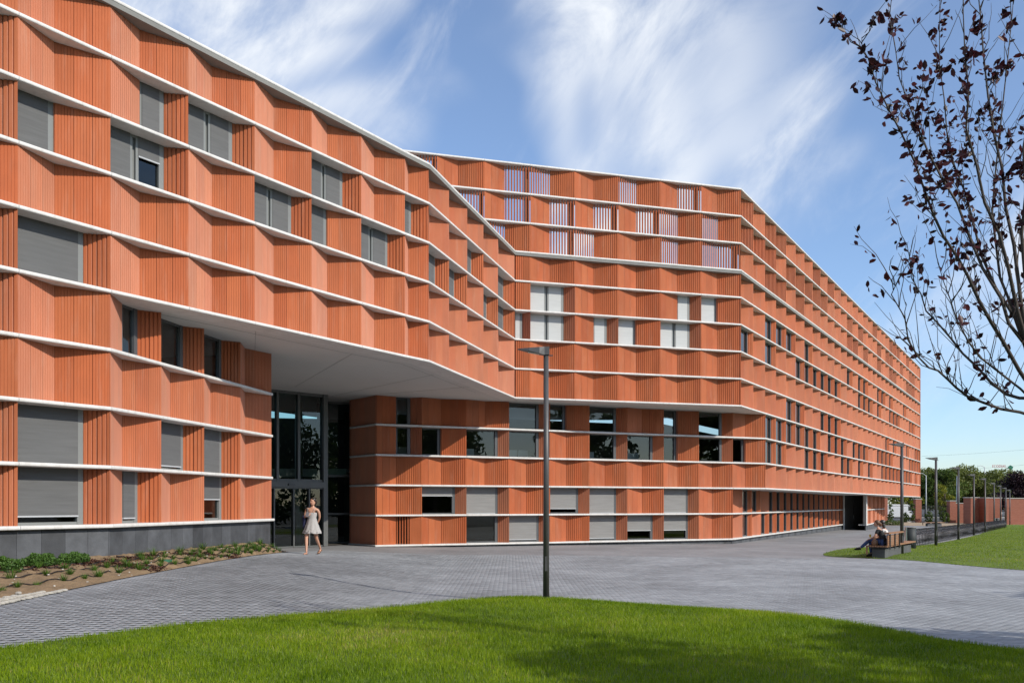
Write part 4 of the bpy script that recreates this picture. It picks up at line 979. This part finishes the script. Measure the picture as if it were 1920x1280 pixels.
pA = seated(.42, 'person in black T-shirt and jeans with crossed legs on the bench end', 'cloth_black', 'hair_brown', 'bun', 'denim', True, 'cloth_black', .10)
pB = seated(.98, 'person in pale top with long dark hair on the bench behind', 'cloth_white', 'hair_dark', 'long', 'denim', False, 'cloth_black', .05)
m = MB(); m.tube([(-.02, .30, .70), (-.02, .31, .80)], [.028, .036], 10); o = obj('paper_cup', m, 'cup_yellow'); q = BA+bt*.42; o.location = (q.x, q.y, gzf(q.x, q.y)+.03); o.rotation_euler = (0, 0, bang); tag(o, 'small yellow cup held by the person in black', 'cup')
m = MB(); m.loft([[(.17+.15*math.cos(a)*w, .10+.11*math.sin(a)*w, z) for a in np.linspace(0, 2*math.pi, 12, endpoint=False)] for z, w in ((.43, .9), (.52, 1.0), (.6, .8), (.65, .3))]); m.tube([(.07, .1, .62), (.12, .1, .74), (.22, .1, .74), (.27, .1, .62)], .01, 6); o = obj('handbag', m, 'leather', smooth=True); q = BA+bt*-.02; o.location = (q.x, q.y, gzf(q.x, q.y)+.03); o.rotation_euler = (0, 0, bang); tag(o, 'brown handbag lying on the bench end beside the jeans', 'handbag')
# ------------------------------------------------------------------ far setting
def brick_mat():
    m = mat('brick', (0.33, 0.12, 0.075), rough=.85); nt = m.node_tree; b = nt.nodes['Principled BSDF']; t = N(nt.nodes, 'ShaderNodeTexCoord'); mp = N(nt.nodes, 'ShaderNodeMapping'); mp.inputs['Rotation'].default_value = (math.pi/2, 0, 0); nt.links.new(t.outputs['Object'], mp.inputs[0])
    br = N(nt.nodes, 'ShaderNodeTexBrick', inp={'Scale': 1.0, 'Mortar Size': .006, 'Brick Width': .24, 'Row Height': .065, 'Color1': (.24, .068, .040, 1), 'Color2': (.30, .098, .058, 1), 'Mortar': (.25, .15, .11, 1)}); nt.links.new(mp.outputs[0], br.inputs['Vector']); nt.links.new(br.outputs[0], b.inputs['Base Color'])
brick_mat()
mat('fence_black', (.012, .012, .013), rough=.5); mat('road', (.075, .075, .08), rough=.9, var=.12, vscale=.4); mat('kerb', (.42, .41, .39), rough=.85, var=.1)
mat('van_white', (.72, .73, .74), rough=.25, spec=.6); mat('tyre', (.012, .012, .012), rough=.8); mat('bark', (.09, .07, .055), rough=.9, var=.3, vscale=8, bump=.3, bscale=12); mat('pale_wall', (.55, .53, .50), rough=.9, var=.1)
o = grid_sheet('bare_soil', np.linspace(36, 64, 29), np.linspace(93.5, 118, 26), lambda x, y: gz(x, y)+.012, 'dry_soil')
o = grid_sheet('road', np.linspace(20, 200, 60), np.linspace(131, 168, 20), lambda x, y: gz(x, y)+.012, 'road')
o = grid_sheet('pavement', np.linspace(20, 200, 60), np.linspace(168.2, 174, 6), lambda x, y: gz(x, y)+.13, 'kerb')
m = MB(); m.box((110, 168.1, -.72), 180, .25, .16); tag(obj('kerb', m, 'kerb'), kind='structure')
for q in range(9):
    m = MB(); m.box((60+q*9, 149.5, gzf(62, 149)+.022), 3, .15, .004); o = obj('road_marking', m, 'white_paint'); o['kind'] = 'structure'
def wallthing(name, x0, x1, y0, y1, h, label, cat, group=None, zb=None):
    cx_, cy_ = (x0+x1)/2, (y0+y1)/2; zb = gzf(cx_, cy_)-.1; r = empty(name, (cx_, cy_, zb))
    m = MB(); m.box((0, 0, h/2), x1-x0, y1-y0, h); obj('brickwork', m, 'brick', r)
    m = MB(); m.box((0, 0, h+.045), x1-x0+.12, y1-y0+.12, .09); obj('coping', m, 'kerb', r); tag(r, label, cat, group); return r
def X(px_, d): return (px_-960)/FPX*d
D = 117.
wallthing('brick_pillar', X(1656, D), X(1664.5, D), D, D+.6, 3.3, 'brick gate pillar right beside the orange building end', 'pillar', 'brick pillars')
wallthing('brick_pillar', X(1717, D), X(1728, D), D, D+.7, 3.15, 'brick gate pillar between the two stretches of black fence', 'pillar', 'brick pillars')
wallthing('brick_pillar', X(1779, D), X(1790, D), D-.3, D+.6, 2.95, 'brick pillar at the right end of the black fence', 'pillar', 'brick pillars')
wallthing('brick_wall', X(1790, D), X(1810, D), D, D+.4, 2.65, 'low stretch of brick wall with white coping behind a lamp post', 'wall', 'brick boundary walls')
for a, b, y0, lab in ((1810, 1836, 112.5, 'tall brick wall bay right of the low stretch'), (1835.5, 1878, 113.6, 'long tall brick wall bay left of the gap'), ):
    wallthing('brick_wall', X(a, y0), X(b, y0), y0, y0+.5, 3.35, lab, 'wall', 'brick boundary walls')
wallthing('brick_wall', X(1888, 110), X(1960, 110), 110, 110.5, 3.3, 'tall brick wall at the right edge beyond the lawn', 'wall', 'brick boundary walls')
for a, lab in ((1811, 'projecting brick pier left of the tall wall bay'), (1839, 'projecting brick pier between the tall wall bays')):
    wallthing('brick_pier', X(a, 112), X(a+5.2, 112), 110.8, 112.4, 3.32, lab, 'pier', 'brick piers')
def fence(x0, x1, y, label):
    z = gzf((x0+x1)/2, y); r = empty('railing', ((x0+x1)/2, y, z)); L = x1-x0; n = int(L/.13)
    m = MB(); m.box((0, 0, 1.2), .022, .022, 2.2); bm_ = m.mesh('bar', 'fence_black')
    for i in range(n): link('bar', bm_, r, (-L/2+(i+.5)*L/n, 0, 0))
    for zz in (.2, 2.15): m = MB(); m.box((0, 0, zz), L, .05, .05); obj('rail', m, 'fence_black', r)
    m = MB(); m.box((0, 0, .03), L, .3, .2); obj('footing', m, 'kerb', r); tag(r, label, 'fence', 'black railings')
fence(X(1664.5, D), X(1717, D), D+.3, 'black vertical bar railing in front of the white van'); fence(X(1728, D), X(1779, D), D+.3, 'black vertical bar railing in front of the road')
# white van
vz = gzf(63, 138); van = empty('parked_van', (X(1684, 140), 140, vz+.01)); tag(van, 'white delivery van parked on the road behind the railing', 'van')
prof = [(-2.6, .42), (-2.6, 2.35), (-2.45, 2.5), (1.0, 2.5), (1.45, 2.3), (2.05, 1.45), (2.7, 1.2), (2.85, .85), (2.85, .42)]
m = MB(); m.loft([[(x_, y_, z_) for x_, z_ in prof] for y_ in (-.95, .95)]); obj('body', m, 'van_white', van)
m = MB(); m.loft([[(x_, y_, z_) for x_, z_ in ((1.18, 2.2), (1.46, 2.18), (1.98, 1.52), (1.18, 1.52))] for y_ in (-.962, -.955)]); obj('side_window', m, 'glass_dark', van)
m = MB(); m.loft([[(x_, y_, z_) for x_, z_ in ((1.49, 2.28), (2.08, 1.47), (2.10, 1.50), (1.51, 2.31))] for y_ in (-.8, .8)]); obj('windscreen', m, 'glass_dark', van)
m = MB(); m.box((.1, 0, .46), 5.5, 1.94, .16); obj('bumper', m, 'tyre', van)
for x_ in (-1.7, 1.95):
    for y_ in (-.9, .9):
        m = MB(); m.tube([(x_, y_-.1, .35), (x_, y_+.1, .35)], .35, 16); w_ = obj('wheel', m, 'tyre', van); m = MB(); m.tube([(x_, y_-.11, .35), (x_, y_+.11, .35)], .2, 12); obj('rim', m, 'galv', w_)
for y_ in (-.75, .75): m = MB(); m.box((2.80, y_, .98), .1, .3, .2, (.94, 0, -.33), (0, 1, 0), (.33, 0, .94)); obj('headlight', m, 'steel_light', van)
m = MB(); m.box((1.95, -1.08, 1.5), .12, .2, .3); obj('mirror', m, 'tyre', van)
# trees
leafmat('leaf_olive', (0.050, 0.072, 0.016), (0.28, 0.31, 0.075), .45); leafmat('leaf_green', (0.03, 0.06, 0.012), (0.15, 0.21, 0.04), .4); leafmat('leaf_yellow', (0.09, 0.11, 0.01), (0.30, 0.30, 0.03), .4); leafmat('leaf_purple', (0.008, 0.004, 0.006), (0.045, 0.018, 0.024), .2)
def tree(x_, y_, h, r, matn, label, n=5000, size=.16, trunk=.3, group='trees beyond the boundary', seed=0, name='street_tree', low=.22):
    rg = np.random.default_rng(seed+11); z = gzf(x_, y_); root = empty(name, (x_, y_, z)); hb = h*low
    m = MB(); m.tube([(0, 0, -.2), (.05, 0, hb), (0, .1, h*.55), (.1, 0, h*.85)], [h*.022, h*.018, h*.011, h*.003], 8)
    cl = []
    k = 34
    for i in range(k):
        t = rg.uniform(0, 1); a = rg.uniform(0, 6.283); zz = hb*1.1+(h-hb*1.1)*t; rr = r*math.sqrt(max(.05, 1-(2*t-.9)**2/1.25))*rg.uniform(.25, .92)
        c = np.array([rr*math.cos(a), rr*math.sin(a), zz]); cl.append((c, r*rg.uniform(.20, .42)))
        if i % 2 == 0: m.tube([(0, 0, zz*.62), tuple(c*np.array([.5, .5, 1])-np.array([0, 0, .25*(zz*.38)])), tuple(c)], [h*.007, h*.005, h*.0015], 5)
    obj('trunk', m, 'bark', root, smooth=True)
    cs_ = []; tn_ = []
    for c, q in cl:
        nn = n//k; d = rg.normal(0, 1, (nn, 3)); d /= np.linalg.norm(d, axis=1)[:, None]; p = d*(rg.uniform(.2, 1, nn)**.45)[:, None]*q*np.array([1, 1, .75]); cs_.append(c+p); tn_.append(rg.uniform(.25, .65)+rg.normal(0, .17, nn))
    leaf_cloud('crown', np.concatenate(cs_), size, matn, root, np.concatenate(tn_)); tag(root, label, 'tree', group); return root
TR = [(1700, 176, 7.6, 3.4, 'leaf_yellow', 'low yellow green tree behind the white van', 3000), (1735, 182, 9.6, 4.8, 'leaf_olive', 'olive green tree just right of the building end', 6500), (1763, 178, 8.9, 4.6, 'leaf_green', 'green tree behind the second lamp post head', 6500), (1788, 186, 9.4, 4.6, 'leaf_olive', 'olive green tree behind the tall white pole', 6500), (1808, 190, 10.4, 4.0, 'leaf_olive', 'taller wispy olive tree with uneven top', 5000), (1830, 196, 8.7, 4.2, 'leaf_green', 'green tree behind the fourth lamp post', 5500), (1856, 184, 9.4, 5.4, 'leaf_olive', 'broad olive tree left of the purple tree', 7500), (1892, 200, 9.4, 5.0, 'leaf_olive', 'olive tree below the red letter sign', 6500), (1922, 205, 9.2, 5.0, 'leaf_green', 'green tree at the right edge beyond the wall', 6500), (1718, 200, 9.5, 5, 'leaf_green', 'green tree partly hidden by the building end', 4000), (1775, 215, 10, 6, 'leaf_green', 'dark green tree in the second row behind the wall', 5000), (1845, 220, 10.5, 6, 'leaf_green', 'dark green tree in the second row behind the purple tree', 5000)]
for i, (p_, d, h, r, mt, lab, n) in enumerate(TR): tree(X(p_, d), d, h, r, mt, lab, n, .22, seed=i)
tree(X(1915, 128), 128, 6.6, 3.7, 'leaf_purple', 'dark purple leaved tree behind the brick wall', 9000, .16, seed=40, low=.15)
tree(X(1772, 122), 122, 5.0, 1.5, 'leaf_yellow', 'small bright yellow green tree left of the brick pillar', 1600, .13, seed=41, low=.3)
for i, (p_, d, h, lab) in enumerate(((1669, 115.6, 2.3, 'young dark conifer at the left end of the railing'), (1711, 115.4, 2.5, 'young dark conifer left of the second brick pillar'), (1766, 115.6, 2.1, 'young dark conifer before the right railing'), (1774, 116, 1.3, 'small bush at the foot of the right railing'), (1742, 116, 1.4, 'small bush right of the second brick pillar'), (1696, 116.2, 1.2, 'low bush at the middle of the left railing'))): tree(X(p_, d), d, h, .42 if h > 2 else .55, 'leaf_green', lab, 700, .08, seed=50+i, low=.05, name='young_conifer' if h > 2 else 'bush', group='young plants along the railing')
for i, (p_, d, lab) in enumerate(((1664, 95.5, 'small grey green sage bush by the plinth end'), (1676, 95, 'second small sage bush on the bare soil'), (1686, 95.4, 'sage bush nearest the first lamp post on the soil'))): tree(X(p_, d), d, .45, .55, 'leaf_green', lab, 350, .06, seed=70+i, low=.05, name='sage_bush', group='sage bushes on the bare soil')
# street lights, pale building, sign, wires
def pole(name, px_, d, h, r, label, arm=0, m_='galv'):
    z = gzf(X(px_, d), d); root = empty(name, (X(px_, d), d, z)); m = MB(); m.tube([(0, 0, -.1), (0, 0, h)], [r, r*.6], 10); obj('pole', m, m_, root, smooth=True)
    if arm: m = MB(); m.tube([(0, 0, h-.1), (-arm*.5, 0, h+.25), (-arm, 0, h+.3)], r*.4, 8); obj('arm', m, m_, root); m = MB(); m.box((-arm-.3, 0, h+.28), .7, .25, .12); obj('lamp_head', m, m_, root)
    tag(root, label, 'street light'); return root
pole('street_light', 1736.5, 128, 6.6, .09, 'slim grey street light right of the building end', .9); pole('street_light', 1795.5, 124, 6.4, .22, 'thick pale pole behind the third lamp post'); pole('street_light', 1846, 230, 12.2, .18, 'distant street light rising above the trees', 1.2)
m = MB(); m.box((0, 0, 3.6), 9, 6, 7.2); r = empty('pale_building', (X(1836, 240), 240, -.8)); obj('wall', m, 'pale_wall', r); m = MB(); m.box((0, 0, 7.3), 9.4, 6.4, .2); obj('roof', m, 'kerb', r)
for q in (-3, 0, 3):
    for zz in (1.8, 4.8): m = MB(); m.box((q, -3.02, zz), 1.2, .06, 1.4); w_ = obj('window', m, 'glass_dark', r)
tag(r, 'pale rendered building glimpsed between the distant trees', 'building')
mat('sign_red', (.42, .025, .03), rough=.5); mat('sign_green', (.0, .12, .065), rough=.5); mat('sign_steel', (.1, .1, .1), rough=.6)
sg = empty('roof_sign', (X(1876, 300), 300, -.8)); zz = CAMZ+.8-(876-HOR)/FPX*300
m = MB(); m.box((0, 0, zz-1.0), 6.4, .2, .2); m.box((-2.6, 0, (zz-1.1)/2), .15, .15, zz-1.1); m.box((2.6, 0, (zz-1.1)/2), .15, .15, zz-1.1); obj('frame', m, 'sign_steel', sg)
cu = bpy.data.curves.new('letters', 'FONT'); cu.body = 'ECODIAS'; cu.size = 1.25; cu.extrude = .05; cu.align_x = 'CENTER'; cu.space_character = 1.15
tmp = bpy.data.objects.new('letters', cu); COL.objects.link(tmp); me = bpy.data.meshes.new_from_object(tmp.evaluated_get(bpy.context.evaluated_depsgraph_get())); bpy.data.objects.remove(tmp)
me.materials.clear(); me.materials.append(MAT['sign_red']); o = link('letters', me, sg, (-.6, -.15, zz)); o.rotation_euler = (math.pi/2, 0, 0); o.scale = (.78, 1, 1)
m = MB(); n = 14; m.loft([[(3.35+(.78+.12*math.sin(5*a))*math.cos(a), y_, zz-.05+(.72+.1*math.sin(4*a+1))*math.sin(a)) for a in np.linspace(0, 2*math.pi, 24, endpoint=False)] for y_ in (-.12, .12)]); m.box((3.4, 0, zz-1.0), .3, .2, .9); obj('tree_emblem', m, 'sign_green', sg)
tag(sg, 'distant roof sign with red letters and green tree emblem', 'sign')
for i, (ya, yb, d) in enumerate(((855, 838, 180), (884, 866, 182))):
    m = MB(); a, b = P3(1728, ya, d), P3(2050, yb-8, d-10); m.tube([tuple(a.lerp(b, t)-Vector((0, 0, 1.2*4*t*(1-t)*.25))) for t in np.linspace(0, 1, 14)], .012, 4); tag(obj('overhead_cable', m, 'fence_black'), ['upper thin overhead cable across the right sky', 'lower thin overhead cable just above the trees'][i], 'cable')
# ------------------------------------------------------------------ plum tree at the right edge
mat('plum_bark', (.055, .043, .036), rough=.75, var=.3, vscale=20, bump=.2, bscale=30)
leafmat('plum_leaf', (.014, .005, .008), (.085, .020, .026), .35, .4)
PD = 8.2; TB = V2(5.35, 8.3); plum = empty('plum_tree', (TB.x, TB.y, gzf(TB.x, TB.y)+.12)); tag(plum, 'young purple leaved plum tree with bare upright twigs at right edge', 'tree')
pb = MB(); PO = Vector(plum.location); twigs = []; leafc = []; lrng = random.Random(21)
def pbranch(pts, r0, r1, lv):
    pts = [Vector(p) for p in pts]; out_ = [pts[0]]
    for a, b in zip(pts[:-1], pts[1:]):
        for t in (.5, 1.0): q = a.lerp(b, t); out_.append(q+Vector((lrng.gauss(0, .012), lrng.gauss(0, .012), lrng.gauss(0, .012))) if (t < 1 or b is not pts[-1]) else q)
    n_ = len(out_); pb.tube([tuple(p-PO) for p in out_], [r0+(r1-r0)*(i/(n_-1)) for i in range(n_)], 7 if r0 > .02 else 5); return out_
fork = Vector((5.05, 8.25, 2.35)); top = Vector((4.72, 8.2, 3.3))
pbranch([(TB.x, TB.y, gzf(TB.x, TB.y)-.1), (5.28, 8.3, 1.2), tuple(fork), tuple(top)], .075, .050, 0)
def px3(lst, d0, d1): return [P3(x_+26*i/(len(lst)-1), y_, d0+(d1-d0)*i/(len(lst)-1)) for i, (x_, y_) in enumerate(lst)]
MAINS = [([(1935, 800), (1870, 765), (1805, 742), (1762, 712), (1722, 690), (1690, 640), (1652, 545), (1645, 528)], 8.2, 7.2, .017), ([(1930, 770), (1880, 740), (1820, 690), (1770, 640), (1722, 580), (1690, 520), (1675, 460)], 8.2, 8.9, .019),
 ([(1925, 720), (1880, 640), (1830, 560), (1785, 480), (1735, 400), (1700, 300), (1640, 200), (1605, 110), (1590, 70)], 8.2, 7.6, .021), ([(1915, 660), (1870, 560), (1810, 440), (1755, 330), (1700, 230), (1668, 150), (1640, 20)], 8.2, 8.8, .020),
 ([(1912, 640), (1880, 500), (1835, 380), (1800, 240), (1788, 100), (1780, -60)], 8.2, 7.8, .022), ([(1908, 620), (1890, 460), (1868, 320), (1838, 180), (1822, 30), (1800, -90)], 8.2, 8.6, .022),
 ([(1918, 600), (1912, 440), (1905, 280), (1918, 120), (1925, -70)], 8.2, 8.1, .024), ([(1925, 700), (1895, 600), (1830, 480), (1800, 360), (1760, 260), (1738, 120), (1740, -30)], 8.3, 9.2, .018),
 ([(1925, 740), (1860, 690), (1800, 640), (1760, 560), (1735, 500)], 8.2, 7.4, .014), ([(1922, 560), (1950, 380), (1985, 200), (2010, 0)], 8.2, 8.4, .024), ([(1930, 640), (2010, 480), (2080, 300), (2110, 100)], 8.2, 8.8, .022), ([(1935, 700), (2040, 600), (2150, 480), (2210, 330)], 8.2, 7.9, .02), ([(1930, 620), (1960, 420), (1975, 240), (1960, 60)], 8.2, 9.3, .02), ([(1930, 650), (1945, 450), (1940, 250), (1935, 40)], 8.2, 7.0, .018),
 ([(1915, 640), (1868, 520), (1850, 400), (1858, 260), (1870, 100), (1878, -50)], 8.2, 8.9, .017)]
for lst, d0, d1, r0 in MAINS:
    st = Vector(fork).lerp(top, lrng.uniform(.1, 1)); mp_ = px3(lst, d0, d1); path = pbranch([tuple(st), tuple(mp_[0].lerp(st, .4))]+mp_[1:], r0, .0028, 1)
    nseg = len(path)
    for i in range(3, nseg-1):
        t = i/nseg
        for _ in range(3 if lrng.random() < .8 else 2):
            p = path[i].lerp(path[i+1], lrng.random()); dr = (path[i+1]-path[i]).normalized()
            d2 = (dr*.9+Vector((lrng.gauss(0, .55), lrng.gauss(0, .5), lrng.uniform(.0, .9)))).normalized(); ln = lrng.uniform(.12, .75)*(1.1-.4*t)
            q1 = p+d2*ln*.5+Vector((0, 0, .03)); q2 = p+d2*ln+Vector((lrng.gauss(0, .04), 0, .12*ln)); tp = pbranch([p, q1, q2], .0045, .0014, 2)
            twigs.append((tp, (q2.z > 3.3)))
            if lrng.random() < .35: e_ = q1+(d2+Vector((lrng.gauss(0, .7), lrng.gauss(0, .6), .3))).normalized()*ln*.4; twigs.append((pbranch([q1, e_], .0025, .001, 3), True))
    if lst[-1][1] < 520:
        for i in range(nseg//3, nseg-1):
            if lrng.random() < .45: twigs.append((path[i:i+2], True))
obj('trunk', pb, 'plum_bark', plum, smooth=True)
lc = []
for tp, ok in twigs:
    clump = lrng.random()
    if clump < (.30 if tp[-1].z > 4.7 else .66 if tp[-1].z > 3.4 else .88): continue
    for _ in range(int(lrng.uniform(3, 9+ (5 if tp[-1].z > 4.5 else 0)))):
        k_ = lrng.random()**.6; a = tp[0].lerp(tp[-1], k_); lc.append(tuple(a-PO+Vector((lrng.gauss(0, .028), lrng.gauss(0, .028), lrng.gauss(-.015, .025)))))
lfo = leaf_cloud('leaves', np.array(lc), .038, 'plum_leaf', plum, aspect=.5)
# trees outside the frame that shade the lawn and show in the glass
for i, (x_, y_, h, r, n, lab) in enumerate(((10.8, 1.6, 8.0, 3.3, 5200, 'leafy tree right of the view that shades the near lawn'), (14.5, 4.2, 8.0, 3.4, 5200, 'leafy tree right of the view beside the nearest one'), (22, 9.0, 9.0, 3.6, 5200, 'tall leafy tree further right of the view'), (24, -8, 12, 5, 5000, 'tall tree behind the viewer on the right'), (34, -4, 12, 5, 5000, 'second tall tree behind the viewer'), (14, -16, 13, 5.5, 5000, 'broad tree behind the viewer'), (3, -22, 12, 5, 5000, 'tree straight behind the viewer'), (46, 8, 11, 5, 4500, 'tree far to the right of the lawn'), (50, 20, 12, 5.5, 4500, 'second tree far to the right of the lawn'), (62, 32, 12, 6, 4500, 'third tree far to the right of the lawn'), (40, -12, 14, 6, 4500, 'big tree behind the viewer far right'), (54, -2, 13, 6, 4500, 'big tree far right of the viewer'), (-12, -20, 12, 5, 4500, 'tree behind the viewer on the left'))):
    tree(x_, y_, h, r, 'leaf_green', lab, n if i < 3 else 9000, .17 if i < 3 else .26, seed=90+i, group='trees round the courtyard', name='courtyard_tree', low=.28 if i < 3 else .1)
# ------------------------------------------------------------------ things seen through the windows
mat('chair_white', (.62, .63, .63), rough=.4)
def office_chair():
    r = empty('meeting_chair'); m = MB(); m.loft([[(x_*w, y_+.06*abs(x_)**2, z_) for x_ in np.linspace(-.24, .24, 6)]+[(x_*w, y_+.03+.06*abs(x_)**2, z_) for x_ in np.linspace(.24, -.24, 6)] for z_, w, y_ in ((.5, .95, .0), (.7, 1.0, -.02), (.86, .92, -.05))]); obj('backrest', m, 'chair_white', r)
    m = MB(); m.box((0, .24, .45), .46, .46, .04); obj('seat', m, 'chair_white', r)
    for sx in (-.2, .2):
        for sy in (.05, .43): m = MB(); m.tube([(sx, sy, 0), (sx*.9, sy, .44)], .014, 6); obj('leg', m, 'galv', r)
    return r
oc = office_chair(); zf = zk(2)-.45; first = True
for (px_, lab) in ((762, 'white meeting chair left in the second row window near the shadow'), (772, 'white meeting chair beside another in the window near the shadow'), (899, 'white meeting chair in the wide window left of the near lamp post'), (982, 'white meeting chair just left of the near lamp post'), (1003, 'white meeting chair partly behind the near lamp post'), (1130, 'white meeting chair in the tall window right of the near lamp post'), (1204, 'left one of two white chairs in the third wide window'), (1216, 'right one of two white chairs in the third wide window')):
    o = oc if first else copy_tree(oc); first = False
    u = (px_-960)/FPX; den = (E2-KK); s_ = (u*KK.y-KK.x)/(den.x-u*den.y); p = KK+den*s_; nn = V2(den.y, -den.x).normalized(); p = p-nn*1.25
    o.location = (p.x, p.y, zf); o.rotation_euler = (0, 0, math.atan2(den.y, den.x)); tag(o, lab, 'chair', 'white chairs behind the windows')
